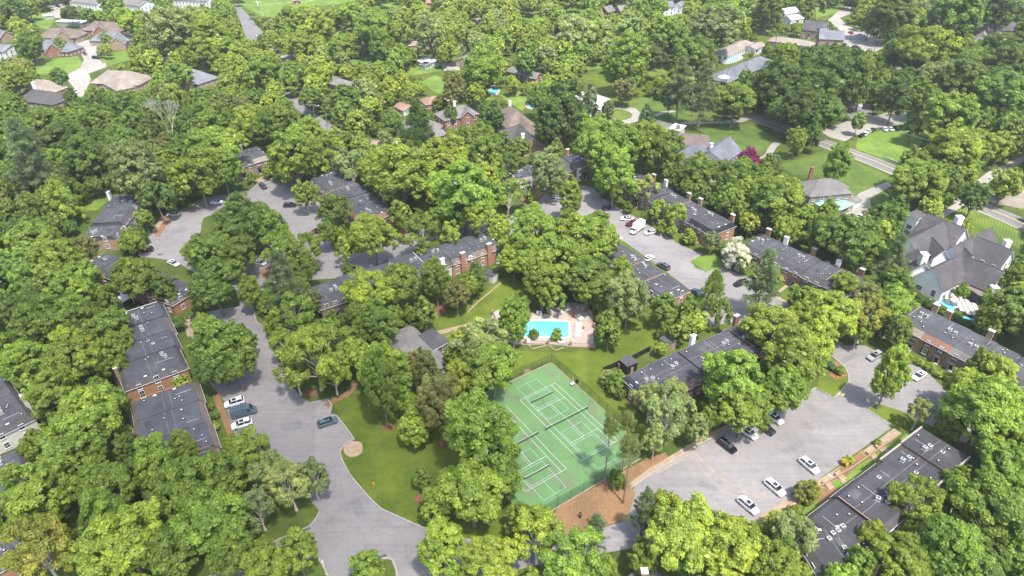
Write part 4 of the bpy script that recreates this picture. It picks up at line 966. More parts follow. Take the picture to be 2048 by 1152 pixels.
t = sheet('terrace_pool', [(1876, 604), (1882, 601), (1912, 617), (1904, 623)], 'water', .185, kind='x'); del t['kind']; tag(t, 'narrow turquoise plunge pool along the white tiled terrace', 'pool')
t = sheet('terrace_pool', [(1925, 636), (1930, 632), (1965, 650), (1958, 658)], 'water', .1, kind='x'); del t['kind']; tag(t, 'pale green water strip below the white tiled terrace', 'pool')
lowwall([(1945, 640), (1978, 618), (1998, 600)], 1.6, 'offwhite', 'white garden wall at the right end of the tiled terrace', .4)
lowwall([(1803, 572), (1836, 553)], 2.6, 'offwhite', 'white garden wall left of the white house gable', .4)
# foursquare with green porch
house('foursquare_house', 'cream two storey house with grey hipped roof and aqua green porch', [
    ((1638, 358), (1662, 356), 9.5, 11.5, 6.0, 'hip', 'tan_roof', 'shingle_l', ('plain',)), ((1655, 365), (1672, 358), 8.4, 7, 5.8, 'hip', 'tan_roof', 'shingle_l'),
    ((1615, 386), (1660, 410), 3.4, 5.0, 2.9, 'hip', 'tan_roof', 'aqua', ('plain',)), ((1665, 414), (1690, 403), 3.4, 4.5, 2.9, 'hip', 'tan_roof', 'aqua', ('plain',)),
    ((1690, 385), (1702, 390), 4.2, 6, 3.0, 'hip', 'white', 'shingle_l', None)], chims=((1625, 335, 11.5, 'brick3', 1.1, 'brick3'),))
# slate gabled house
house('slate_roofed_house', 'house with blue grey slate gables below the magenta crape myrtle lawn', [
    ((1387, 290), (1420, 297), 7.0, 12, 3.2, 'hip', 'white', 'slate'), ((1420, 300), (1459, 274), 8.0, 12, 3.4, 'gable', 'white', 'slate', ('wide',)), ((1420, 303), (1448, 330), 7.0, 10, 3.2, 'gable', 'white', 'slate')], chims=((1424, 287, 9.5, 'white', 1.2, 'white'),))
house('brown_roofed_house', 'wide low house with brown hipped roof and pale flat centre', [
    ((1330, 265), (1390, 268), 6.0, 13, 3.2, 'hip', 'offwhite', 'brown_roof'), ((1345, 252), (1365, 256), 5.7, 7, 5.4, 'flat', 'offwhite', 'white_roof', None), ((1322, 245), (1338, 249), 4.0, 6, 3.4, 'hip', 'brick2', 'shingle_l'), ((1385, 275), (1405, 282), 4.2, 8, 3.0, 'hip', 'offwhite', 'slate')], chims=((1357, 250, 7.5, 'brick2', 1.3, 'steel'),))
house('modern_house', 'flat roofed white modern house beside the loop driveway', [
    ((1158, 190), (1200, 205), 3.7, 14, 3.5, 'flat', 'white', 'white_roof', ('wide',)), ((1190, 208), (1212, 214), 4.4, 9, 4.1, 'flat', 'white', 'white_roof', ('wide',)), ((1185, 215), (1205, 218), 3.4, 7, 3.2, 'flat', 'white', 'roof2', None)], chims=((1163, 185, 5.2, 'white', 1.4, 'white'),))
house('colonial_house', 'red brick colonial house with white door and grey hipped roof', [
    ((900, 215), (925, 210), 9.5, 11, 6.2, 'hip', 'brick3', 'shingle_l', ('tall',)), ((930, 210), (935, 222), 9.0, 6, 6.4, 'gable', 'brick3', 'shingle_l', ('tall',))], chims=((909, 203, 11, 'white', 1.2, 'offwhite'),))
house('stone_house', 'tall brown roofed house with a white chimney right of the round tree', [
    ((1020, 212), (1032, 222), 10.5, 13, 5.6, 'hip', 'brick2', 'brown_roof'), ((1040, 232), (1056, 246), 8.5, 10, 4.2, 'hip', 'brick2', 'brown_roof')], chims=((1020, 202, 12, 'white', 1.2, 'white'),))
house('grey_gabled_house', 'brick house with long grey gable and white chimney in front of the stone house', [
    ((1000, 262), (1042, 248), 8, 9, 3.6, 'gable', 'brick2', 'shingle'), ((1040, 250), (1066, 276), 8.2, 10, 3.8, 'gable', 'brick2', 'shingle')], chims=((1046, 268, 8.5, 'white', 1.3, 'white'),))
house('hip_roofed_house', 'grey brown hip roofed brick house behind the dark rounded tree', [
    ((820, 232), (850, 236), 8.0, 12, 3.4, 'hip', 'brick2', 'shingle_l'), ((853, 240), (868, 248), 7.4, 8, 3.4, 'hip', 'brick2', 'shingle_l')])
house('red_barn_garage', 'brick garage with a rusty hipped roof behind the colonial house', [((862, 193), (880, 190), 5.2, 9, 3.2, 'hip', 'brick3', 'rust')], 'garage')
house('low_house', 'low rusty roofed outbuilding with pale wall under the trees', [((800, 205), (818, 213), 4.0, 7, 2.8, 'gable', 'offwhite', 'rust')])
house('ranch_house', 'long dark slate roofed brick ranch house with triangular dormer', [
    ((1447, 142), (1522, 112), 6.5, 13, 3.2, 'hip', 'brick3', 'slate'), ((1483, 128), (1494, 134), 5.6, 4, 4.0, 'gable', 'white', 'slate', None)])
house('tan_villa', 'cream walled house with tan roof beyond the ranch house', [
    ((1450, 98), (1490, 80), 5.5, 10, 3.5, 'hip', 'white', 'tan_roof', ('wide',)), ((1500, 92), (1522, 84), 4.8, 8, 3.6, 'gable', 'white', 'tan_roof')])
house('brown_roof_house', 'low house with flat pinkish brown roof left of the grey gabled manor', [((1560, 73), (1610, 80), 5.0, 11, 3.0, 'hip', 'brick2', 'tan_roof')])
house('gabled_manor', 'large grey gabled house with brick gable end by the curved driveway', [
    ((1612, 40), (1655, 45), 10, 13, 5.5, 'gable', 'brick2', 'shingle'), ((1640, 60), (1688, 62), 9.0, 10, 5.0, 'gable', 'brick2', 'slate'), ((1638, 46), (1650, 52), 9.0, 5, 7.0, 'flat', 'shingle', 'shingle', ('wide',))])
house('white_house', 'white two storey house with pale roof near the top right', [((1562, 18), (1590, 14), 8, 10, 5.6, 'gable', 'white', 'white_roof'), ((1575, 32), (1600, 28), 6, 8, 4, 'gable', 'white', 'white_roof')])
house('far_gabled_house', 'tan roofed house with two white front gables at the upper right', [
    ((1955, 50), (2000, 48), 9, 12, 4.2, 'gable', 'brick2', 'tan_roof'), ((1968, 66), (1972, 52), 8.0, 8, 4.2, 'gable', 'offwhite', 'tan_roof'), ((1992, 60), (1996, 50), 7.6, 7, 4.2, 'gable', 'offwhite', 'tan_roof'), ((2005, 44), (2030, 44), 8, 10, 4, 'hip', 'brick2', 'shingle')])
house('low_grey_house', 'low grey roofed house half hidden left of the backyard pool', [((1030, 132), (1052, 138), 5, 9, 3, 'hip', 'brick3', 'shingle_l'), ((1055, 142), (1078, 146), 5, 8, 3, 'gable', 'brick3', 'shingle_l')])
house('grey_cottage', 'grey roofed cottage with white gutters among the upper middle trees', [((925, 115), (945, 103), 5.5, 10, 3, 'gable', 'brick2', 'shingle_l')])
house('white_carport_house', 'white roofed house beside the straight pale driveway', [((840, 118), (868, 112), 4.8, 9, 3, 'flat', 'offwhite', 'white_roof'), ((845, 126), (855, 128), 3.2, 5, 3.0, 'flat', 'steel', 'roof2', None)])
house('pale_ranch_house', 'pale ranch house at the edge of the woods above the grey cottage', [((830, 82), (865, 80), 4.5, 9, 3, 'hip', 'brick2', 'tan_roof')])
house('tall_white_house', 'white townhouse with dormers and blue pool at the top centre', [((1308, 4), (1345, 2), 9, 9, 6, 'gable', 'white', 'slate'), ((1355, 6), (1365, 2), 7, 7, 5, 'gable', 'white', 'slate')])
house('twin_gable_house', 'brick house with twin grey gables near the top centre', [((1208, 14), (1222, 10), 7, 8, 4, 'gable', 'brick3', 'shingle_l'), ((1235, 12), (1250, 10), 7, 9, 4, 'gable', 'brick3', 'shingle_l')])
house('red_barn', 'dark red building at the top edge between trees', [((852, -2), (880, -3), 6, 10, 4, 'gable', 'brick3', 'rust')])
house('tan_hipped_house', 'tan hip roofed brick house in the upper left subdivision', [
    ((215, 140), (262, 142), 8.5, 14, 3.6, 'hip', 'brick2', 'tan_roof'), ((225, 150), (240, 158), 7.5, 9, 3.6, 'hip', 'brick2', 'tan_roof')])
house('blue_grey_house', 'blue grey hip roofed house left of the leaning road', [((360, 132), (395, 140), 8, 14, 3.4, 'hip', 'brick2', 'slate'), ((365, 148), (372, 155), 7, 9, 3.4, 'gable', 'brick2', 'slate')])
house('red_gabled_house', 'slate roofed house with a bright red brick gable by the left lawn', [
    ((85, 78), (130, 82), 8, 12, 3.6, 'hip', 'brick3', 'slate'), ((102, 88), (104, 76), 8, 9, 3.8, 'gable', 'brick3', 'slate')])
house('brown_gabled_house', 'brown roofed house behind the red brick gable', [((100, 56), (140, 56), 8, 13, 3.6, 'hip', 'brick2', 'brown_roof'), ((122, 62), (124, 52), 8, 8, 4, 'gable', 'brick2', 'brown_roof')])
house('russet_house', 'russet hip roofed house right of the brown roofed one', [((190, 42), (228, 44), 8, 14, 3.6, 'hip', 'brick3', 'brown_roof'), ((196, 52), (200, 42), 8, 9, 4, 'gable', 'brick3', 'brown_roof')])
house('slate_house', 'slate roofed house with stone gable at the end of the court', [((205, 62), (238, 64), 8, 13, 3.6, 'hip', 'brick2', 'slate'), ((230, 76), (236, 64), 7.6, 9, 3.8, 'gable', 'brick2', 'slate')])
house('left_edge_house', 'white walled two storey building with blue grey roof at the upper left edge', [((-10, 88), (22, 90), 8.5, 14, 6.4, 'gable', 'white', 'slate', ('tall',))])
house('grey_peaked_house', 'dark grey peaked roof with white chimney at the left edge', [((66, 178), (100, 182), 8, 12, 3.8, 'hip', 'brick2', 'shingle'), ((72, 158), (96, 160), 8.5, 10, 3.8, 'hip', 'brick2', 'tan_roof')], chims=((66, 165, 10, 'white', 1.5, 'white'),))
house('small_left_house', 'small tan gabled house at the far left edge', [((-5, 58), (10, 62), 7, 9, 3.4, 'gable', 'brick2', 'slate')])
for k, (a, b, l) in enumerate((((150, -8), (205, -2), 'white apartment block left of the dark tree at the top left'), ((238, -6), (292, 2), 'white apartment block right of the dark tree at the top left'), ((350, -12), (420, -8), 'white apartment block farthest right at the top left'))):
    house('apartment_block', l, [(a, b, 9, 13, 6.5, 'gable', 'white', 'shingle_l', ('plain',))], 'apartments', 'white apartment blocks')
house('carport', 'long open carport with pale roof behind the brown houses', [((118, 40), (168, 43), 3.0, 6, 2.6, 'flat', 'steel', 'white_roof', None)], 'carport')
house('small_carport', 'small pale roofed carport left of the long one', [((86, 30), (104, 28), 3.0, 6, 2.6, 'flat', 'steel', 'white_roof', None)], 'carport')
house('hidden_house', 'dark grey roofed house below the pale utility pole trees', [((664, 152), (690, 160), 5, 9, 3, 'hip', 'brick3', 'shingle_l')])
house('small_brick_house', 'brick chimney house at the bottom edge with a white chimney cap', [((1300, 1165), (1330, 1190), 6, 8, 3.4, 'hip', 'brick3', 'shingle_l')], chims=((1289, 1142, 7.0, 'brick3', 1.1, 'white'),))
house('field_shelter', 'small pale shelter beside the sports field goal', [((585, 0), (600, -1), 3, 4, 2.6, 'gable', 'brick3', 'tan_roof')], 'shelter')
for P, c_, l in (([(980, 180), (988, 174), (996, 180), (992, 187), (983, 187)], 'water', 'small backyard pool behind the tall dark trees'), ([(1056, 212), (1063, 207), (1080, 209), (1076, 215), (1062, 216)], 'water', 'kidney shaped backyard pool right of the stone house'), ([(1335, 20), (1352, 19), (1358, 25), (1338, 26)], 'water', 'blue backyard pool of the white house at the top'), ([(1448, 118), (1470, 112), (1478, 118), (1455, 125)], 'water', 'pale green backyard pool behind the ranch house')):
    cx = sum(p[0] for p in P) / len(P); cy = sum(p[1] for p in P) / len(P)
    sheet('pool_surround', smooth([(cx + (x - cx) * 1.5, cy + (y - cy) * 1.6) for x, y in P], True), 'deck', .05)
    o = sheet('backyard_pool', smooth(P, True), c_, .09, kind='x'); del o['kind']; tag(o, l, 'pool')

# sheds, garden walls and fences behind the rows
def shed(A, wd, dp, h, rz, wall, roof, lab, name='garden_shed'):
    g = G(*A, h); t = empty(name, (*g, 0), R(rz)); tag(t, lab, 'shed')
    wl = MB().box(-wd / 2, -dp / 2, 0, wd / 2, dp / 2, h, M[wall]).build('wall', t)
    MB().box(-wd / 2 - .15, -dp / 2 - .15, h + .003, wd / 2 + .15, dp / 2 + .15, h + .15, M[roof]).build('roof', t)
    MB().box(-.45, -dp / 2 - .05, 0, .45, -dp / 2 + .01, 2.0, M['wood']).build('door', t)
shed((1257, 722), 3.4, 3.2, 2.9, 32, 'black', 'roof2', 'black shed with grey flat roof at the brick row by the tennis court')
shed((1336, 679), 3.2, 3.2, 2.9, 32, 'tan_roof', 'roof2', 'cream shed with dark roof farther along the brick row')
shed((982, 545), 3.6, 3.2, 2.7, -35, 'offwhite', 'roof', 'grey shed with dark flat roof at the corner of the central lawn')
shed((1568, 452), 3.2, 3.2, 2.6, 30, 'slate', 'roof', 'dark garden shed under trees behind the chimney row')
lowwall([(1205, 745), (1245, 728)], 1.7, 'black', 'black garden fence left of the black shed', .12, 'fence', 'garden_fence')
lowwall([(1206, 745), (1218, 765)], 1.0, 'brick', 'orange brick patio wall at the corner nearest the tennis court', .3)
lowwall([(1236, 738), (1250, 732)], 1.8, 'brick3', 'short red brick pier wall beside the black shed', .8)
lowwall([(1262, 722), (1300, 702)], 1.8, 'black', 'black garden fence right of the black shed', .12, 'fence', 'garden_fence')
lowwall([(1310, 705), (1320, 695)], 1.8, 'white', 'white painted wall by the cream shed', .5)
lowwall([(1355, 632), (1405, 606)], 1.0, 'sand', 'low pale stone wall of the garden above the brick row', .6)
lowwall([(905, 592), (940, 572), (950, 578)], 1.5, 'offwhite', 'white picket fence behind the white townhouse', .1, 'fence', 'picket_fence')
lowwall([(830, 622), (850, 604)], 1.6, 'offwhite', 'pale garden wall left of the tall single tree', .2)
lowwall([(1480, 440), (1530, 465)], 1.6, 'fencewood', 'pale wooden fence right of the last chimney row house', .12, 'fence', 'wooden_fence')
lowwall([(1512, 335), (1530, 345), (1560, 362), (1575, 372)], 1.7, 'fencewood', 'pale wooden fence below the magenta crape myrtle', .12, 'fence', 'wooden_fence')
lowwall([(70, 124), (90, 121)], 1.6, 'rust', 'orange wooden fence beside the bright red gable house', .12, 'fence', 'wooden_fence')
lowwall([(262, 835), (268, 862), (280, 905)], 1.6, 'wood', 'weathered fence left of the lower left townhouse row', .15, 'fence', 'wooden_fence')
lowwall([(205, 613), (232, 618)], 1.6, 'fencewood', 'pale wooden fence around the patio above the left row', .12, 'fence', 'wooden_fence')
lowwall([(1512, 1058), (1600, 1005), (1640, 975), (1700, 940), (1790, 878)], .7, 'brick4', 'red brick retaining wall along the near edge of the big parking lot', .35)
lowwall([(1880, 1075), (1905, 1010)], 1.8, 'offwhite', 'pale garden fence right of the lower right row', .12, 'fence', 'garden_fence')
t = MB().box(-3, -2, 2.5, 3, 2, 2.6, M['white']).box(-2.9, -1.9, 0, -2.7, -1.7, 2.5, M['white']).box(2.7, -1.9, 0, 2.9, -1.7, 2.5, M['white']).box(-2.9, 1.7, 0, -2.7, 1.9, 2.5, M['white']).box(2.7, 1.7, 0, 2.9, 1.9, 2.5, M['white']).build('patio_cover', loc=(*G(240, 595, 2.5), 0), rz=R(-25)); tag(t, 'white flat patio cover under trees above the left row', 'patio cover')
# brick garden steps down from the big lot
for (px, py, l) in ((1648, 965, 'brick garden steps nearest the yellow bush'), (1672, 948, 'brick garden steps beside the white kerb blocks'), (1735, 905, 'brick garden steps in the middle of the retaining wall'), (1752, 892, 'brick garden steps farthest up the retaining wall'), (1583, 1012, 'brick garden steps behind the lowest white parked car')):
    t = empty('garden_steps', (*G(px, py), 0), R(-57)); tag(t, l, 'steps', 'brick steps down to the gardens')
    for k in range(6): MB().box(k * .34, -.8, 0, k * .34 + .33, .8, .75 - k * .12, M['brick2']).build('step', t)
lowwall([(1655, 950), (1668, 960)], .3, 'offwhite', 'white kerb block between two garden steps', .4, 'kerb block', 'kerb_block')
strip('garden_path', [(1672, 950), (1690, 966)], 1.2, 'sand', .1); strip('garden_path', [(1735, 905), (1752, 920)], 1.2, 'sand', .1); strip('garden_path', [(1762, 893), (1778, 905)], 1.2, 'sand', .1)
for P in ([(1668, 945), (1725, 900), (1738, 912), (1690, 955)], [(1622, 1000), (1660, 968), (1690, 985), (1665, 1010)]):
    sheet('flower_bed', P, 'mulch', .085, keep=False)
strip('garden_path', [(1558, 584), (1578, 568)], 1.0, 'sand', .06); strip('garden_path', [(1500, 560), (1520, 548)], 1.0, 'sand', .06); strip('garden_path', [(1582, 604), (1597, 590)], 1.0, 'sand', .06)
sheet('mulch_bed', [(309, 470), (325, 440), (345, 428), (340, 440), (318, 475)], 'mulch', .05, keep=False)
sheet('mulch_bed', [(503, 362), (530, 352), (545, 358), (520, 365)], 'sand', .05, keep=False)
sheet('mulch_bed', [(795, 463), (820, 450), (835, 458), (810, 472)], 'mulch', .06, keep=False)
sheet('mulch_bed', [(1040, 396), (1060, 380), (1090, 385), (1075, 400), (1050, 412)], 'mulch', .06, keep=False)

# ================================================================ VEHICLES
def loft(mb, st, m, z_of=None):
    """st: list of (x, halfwidth_low, halfwidth_high, z0, z1)"""
    rings = []
    for x, wl, wh, z0, z1 in st:
        zm = z0 + (z1 - z0) * .55; b = len(mb.v)
        mb.v += [(x, -wl * .94, z0), (x, -wl, (z0 + zm) / 2), (x, -wl, zm), (x, -wh, z1), (x, wh, z1), (x, wl, zm), (x, wl, (z0 + zm) / 2), (x, wl * .94, z0)]
        rings.append(list(range(b, b + 8)))
    for r, s in zip(rings, rings[1:]):
        for k in range(8):
            j = (k + 1) % 8; mb.f.append((r[k], s[k], s[j], r[j])); mb.m.append(mb.mi(m))
    mb.f.append(tuple(rings[0])); mb.m.append(mb.mi(m)); mb.f.append(tuple(rings[-1][::-1])); mb.m.append(mb.mi(m))
def car_meshes(kind):
    P = M['paint']; body = MB(); gl = MB(); L = {'suv': 4.8, 'sedan': 4.7, 'van': 6.0, 'pickup': 5.6}[kind]; h = L / 2; wd = .95
    if kind in ('suv', 'sedan'):
        s = kind == 'sedan'; zt = .95 if s else 1.08
        loft(body, [(-h, .78, .68, .45, zt - .12), (-h + .25, .93, .82, .3, zt), (-h + 1.0, wd, .86, .26, zt), (h - 1.35, wd, .86, .26, zt - .02), (h - .5, .93, .8, .28, zt - .14), (h - .12, .86, .72, .32, zt - .26), (h, .7, .6, .42, zt - .38)], P)
        rh = 1.42 if s else 1.68; b0, b1 = (-h + .75, -h + 1.35) if s else (-h + .2, -h + .6); f0, f1 = (h - 1.15, h - 2.05) if s else (h - 1.2, h - 1.85)
        gl.v += [(b0, -.83, zt - .02), (f0, -.83, zt - .04), (f1, -.66, rh - .03), (b1, -.66, rh - .03), (b0, .83, zt - .02), (f0, .83, zt - .04), (f1, .66, rh - .03), (b1, .66, rh - .03)]
        for f in ((0, 1, 2, 3), (5, 4, 7, 6), (1, 5, 6, 2), (4, 0, 3, 7)): gl.f.append(f); gl.m.append(gl.mi(M['glass_car']))
        body.box(b1 - .06, -.67, rh - .05, f1 + .05, .67, rh, P)
        for sx in (-1, 1):       # roof pillars
            for (xa, xb) in ((b0 + .02, b1), ((b0 + f0) / 2, (b1 + f1) / 2), (f0 - .02, f1)):
                body.quad([(xa - .04, sx * .845, zt - .02), (xa + .04, sx * .845, zt - .02), (xb + .04, sx * .675, rh - .02), (xb - .04, sx * .675, rh - .02)], P)
        for sx in (-1, 1): body.box(f0 - .35, sx * 1.03 - .1, zt, f0 - .2, sx * 1.03 + .1, zt + .16, P)
        roof = MB()
        if s: roof.box(f1 - 1.0, -.45, rh + .002, f1 - .2, .45, rh + .02, M['glass_car'])
        else:
            roof.box(f1 - 1.1, -.42, rh + .002, f1 - .15, .42, rh + .02, M['glass_car'])
            for sx in (-.6, .6): roof.box(b1 + .2, sx - .025, rh + .02, f1 - .2, sx + .025, rh + .09, M['steel'])
        rn = 'sunroof'
    elif kind == 'van':
        loft(body, [(-h, .95, .86, .35, 2.5), (-h + .1, 1.0, .92, .3, 2.6), (h - 2.0, 1.0, .92, .3, 2.6), (h - 1.5, 1.0, .86, .3, 2.42), (h - .75, .98, .84, .3, 1.45), (h - .1, .9, .75, .35, 1.05), (h, .8, .6, .45, .9)], P)
        gl.quad([(h - 1.42, -.82, 2.35), (h - .80, -.84, 1.5), (h - .80, .84, 1.5), (h - 1.42, .82, 2.35)], M['glass_car'])
        for v in range(len(gl.v)): gl.v[v] = (gl.v[v][0] + .06, gl.v[v][1], gl.v[v][2] + .04)
        for sx in (-1, 1): gl.quad([(h - 2.1, sx * 1.01, 1.5), (h - 1.2, sx * 1.0, 1.5), (h - 1.6, sx * .95, 2.15), (h - 2.1, sx * .965, 2.2)], M['glass_car'])
        roof = MB()
        for k in range(7): roof.box(-h + .4 + k * .55, -.8, 2.61, -h + .5 + k * .55, .8, 2.635, M['glass_car'])
        rn = 'roof_ribs'
    else:
        loft(body, [(-h, .9, .84, .45, 1.1), (-h + .1, .97, .88, .4, 1.15), (-h + 1.9, .97, .88, .35, 1.15), (h - 1.4, .97, .88, .35, 1.15), (h - .3, .95, .82, .4, 1.02), (h, .8, .7, .5, .85)], P)
        b0, b1, f0, f1, rh, zt = -h + 1.9, -h + 2.1, h - 1.4, h - 2.1, 1.8, 1.13
        gl.v += [(b0, -.84, zt), (f0, -.84, zt), (f1, -.68, rh - .03), (b1, -.68, rh - .03), (b0, .84, zt), (f0, .84, zt), (f1, .68, rh - .03), (b1, .68, rh - .03)]
        for f in ((0, 1, 2, 3), (5, 4, 7, 6), (1, 5, 6, 2), (4, 0, 3, 7)): gl.f.append(f); gl.m.append(gl.mi(M['glass_car']))
        body.box(b1 - .05, -.69, rh - .05, f1 + .05, .69, rh, P)
        roof = MB().box(-h + .15, -.75, 1.152, -h + 1.8, .75, 1.165, M['black']); rn = 'cargo_bed'
    whl = MB().cyl((0, -.11, 0), (0, .11, 0), .34, .34, M['tyre'], 14).cyl((0, -.125, 0), (0, -.111, 0), .2, .2, M['rim'], 10).cyl((0, .111, 0), (0, .125, 0), .2, .2, M['rim'], 10).mesh('wheel')
    zl = .62 if kind != 'van' else .8
    hl = MB().box(-.08, -.18, -.07, .05, .18, .07, M['lamp']).mesh('headlight'); tl = MB().box(-.04, -.14, -.12, .06, .14, .12, M['redlamp']).mesh('taillight')
    return dict(body=body.mesh('body'), windows=gl.mesh('windows'), roof=(rn, roof.mesh(rn)), wheel=whl, hl=hl, tl=tl, L=L, zl=zl)
CARS = {k: car_meshes(k) for k in ('suv', 'sedan', 'van', 'pickup')}
def car(px, py, dx, dy, kind, col, lab, cat=None, far=False, z=.05):
    a = Vector(G(px - dx, py - dy)); b = Vector(G(px + dx, py + dy)); rz = math.atan2(b.y - a.y, b.x - a.x)
    g = G(px, py, .5); c = CARS[kind]; nm = {'suv': 'parked_suv', 'sedan': 'parked_sedan', 'van': 'delivery_van', 'pickup': 'pickup_truck'}[kind]
    t = empty(nm, (*g, z), rz); tag(t, lab, cat or {'suv': 'SUV', 'sedan': 'car', 'van': 'van', 'pickup': 'pickup truck'}[kind], 'parked vehicles')
    link('body', c['body'], t, color=col); link('windows', c['windows'], t)
    h = c['L'] / 2
    for x in (-h + .95, h - .95):
        for y in (-.84, .84): link('wheel', c['wheel'], t, (x, y, .34))
    if not far:
        link(c['roof'][0], c['roof'][1], t)
        for y in (-.62, .62): link('headlight', c['hl'], t, (h - .12, y, c['zl'])); link('taillight', c['tl'], t, (-h, y * 1.1, c['zl'] + .15))
    return t
WHT, BLK, SIL, GRY, DBL, RED, DRD, SLT = (.60, .61, .625), (.012, .012, .014), (.45, .47, .48), (.12, .13, .14), (.03, .05, .09), (.35, .02, .02), (.16, .015, .02), (.07, .10, .13)
V = [
 (469, 806, -60, 18, 'suv', WHT, 'white SUV with dark sunroof, farther of two beside the blue van'), (488, 826, 60, -16, 'van', SLT, 'slate blue van parked between two white SUVs'),
 (484, 849, -60, 18, 'suv', WHT, 'white SUV with dark sunroof, nearer of two beside the blue van'), (655, 845, 60, -20, 'suv', (.06, .11, .13), 'dark teal SUV driving alone beside the near lawn'),
 (397, 634, -60, 16, 'sedan', (.015, .022, .05), 'navy sedan in the bay beside the left brick row'), (405, 652, -60, 16, 'sedan', SIL, 'silver car mostly under the dark tree by the navy sedan'),
 (545, 653, 60, -14, 'sedan', (.10, .15, .17), 'grey teal sedan at the kerb left of the sycamore'),
 (347, 429, -60, 2, 'sedan', SIL, 'silver sedan parked at the kerb beside the yellow tree'), (292, 500, -60, 3, 'suv', (.04, .02, .03), 'dark maroon SUV at the lower left end of the lot'),
 (347, 527, 40, 18, 'sedan', WHT, 'white car behind the dark roof in the left lot'), (526, 373, 30, 24, 'suv', (.05, .03, .05), 'dark plum SUV below the cream townhouse front'), (580, 411, 60, -2, 'suv', (.03, .02, .02), 'black SUV partly behind the light green tree in the lot'),
 (433, 405, 50, -4, 'sedan', SIL, 'silver car almost hidden by the island trees'), (638, 461, 50, -14, 'sedan', DRD, 'red car under the trees at the long dark row'), (559, 477, 40, 20, 'sedan', WHT, 'white car behind the feathery tree, upper of two'), (563, 497, 40, 20, 'suv', WHT, 'white SUV behind the feathery tree, lower of two'),
 (520, 526, 40, 12, 'sedan', (.3, .36, .33), 'pale green car beside the mulch island'), (691, 542, 24, 28, 'sedan', SLT, 'blue grey sedan, left of a pair behind the long centre row'), (706, 537, 24, 28, 'sedan', (.06, .07, .08), 'charcoal sedan, right of a pair behind the long centre row'),
 (904, 477, 40, 14, 'sedan', WHT, 'white car under trees at the top of the long centre row'), (824, 424, 50, 4, 'sedan', BLK, 'black car in the shade right of the copper edged wall'),
 (1216, 416, 50, -16, 'suv', (.02, .025, .04), 'navy SUV at the far end of the central lot'), (1254, 438, -60, -4, 'sedan', WHT, 'white car with dark glass roof left of the red pickup'), (1266, 447, 50, -18, 'pickup', DRD, 'dark red pickup behind the white box truck'),
 (1301, 465, -50, 12, 'sedan', WHT, 'white sedan right of the box truck'), (1116, 395, 40, 10, 'sedan', SIL, 'silver car left of the bright green tree at the upper cul-de-sac'), (1232, 475, 40, 14, 'sedan', SIL, 'silver car peeking over the near row by the tree'), (1049, 414, 40, 4, 'sedan', (.05, .06, .05), 'dark green car under trees below the white townhouse front'),
 (1297, 517, 40, -20, 'sedan', WHT, 'white sedan behind the near dark roofs of the central lot'), (1327, 533, -34, -20, 'suv', (.07, .08, .10), 'charcoal SUV behind the near dark roofs of the central lot'), (1482, 567, -50, 14, 'suv', (.014, .014, .016), 'matte black SUV alone on the right side of the central lot'), (1394, 586, -30, -30, 'sedan', DBL, 'dark blue car half hidden left of the oval tree'),
 (1749, 713, -50, 26, 'suv', (.25, .26, .26), 'grey SUV on the road by the brick row at right'), (1768, 732, -50, 30, 'sedan', BLK, 'black car half hidden behind the tall tree at right'), (1838, 752, -40, 26, 'sedan', WHT, 'white sedan in front of the brick doorway at right'),
 (1548, 836, 40, 30, 'suv', WHT, 'white SUV farthest up beside the big tree in the lower lot'), (1496, 866, 40, 28, 'suv', WHT, 'white SUV with dark roof half under the big tree'), (1528, 855, 40, 28, 'pickup', (.02, .018, .02), 'black pickup between two white SUVs under the big tree'), (1454, 892, 50, 38, 'suv', (.006, .006, .007), 'glossy black SUV alone in the lower lot'),
 (1618, 932, 50, 42, 'suv', WHT, 'white SUV nearest the brick retaining steps'), (1549, 976, 50, 42, 'suv', WHT, 'white SUV with small sunroof, middle of three at the near kerb'), (1496, 1012, 50, 42, 'suv', (.55, .57, .58), 'pale silver SUV with long dark glass roof at the lot corner'),
 (2038, 529, 40, 14, 'sedan', DBL, 'dark blue car at the right edge behind the white house'), (1724, 433, 20, -10, 'suv', WHT, 'white car on the driveway of the green porch house'),
]
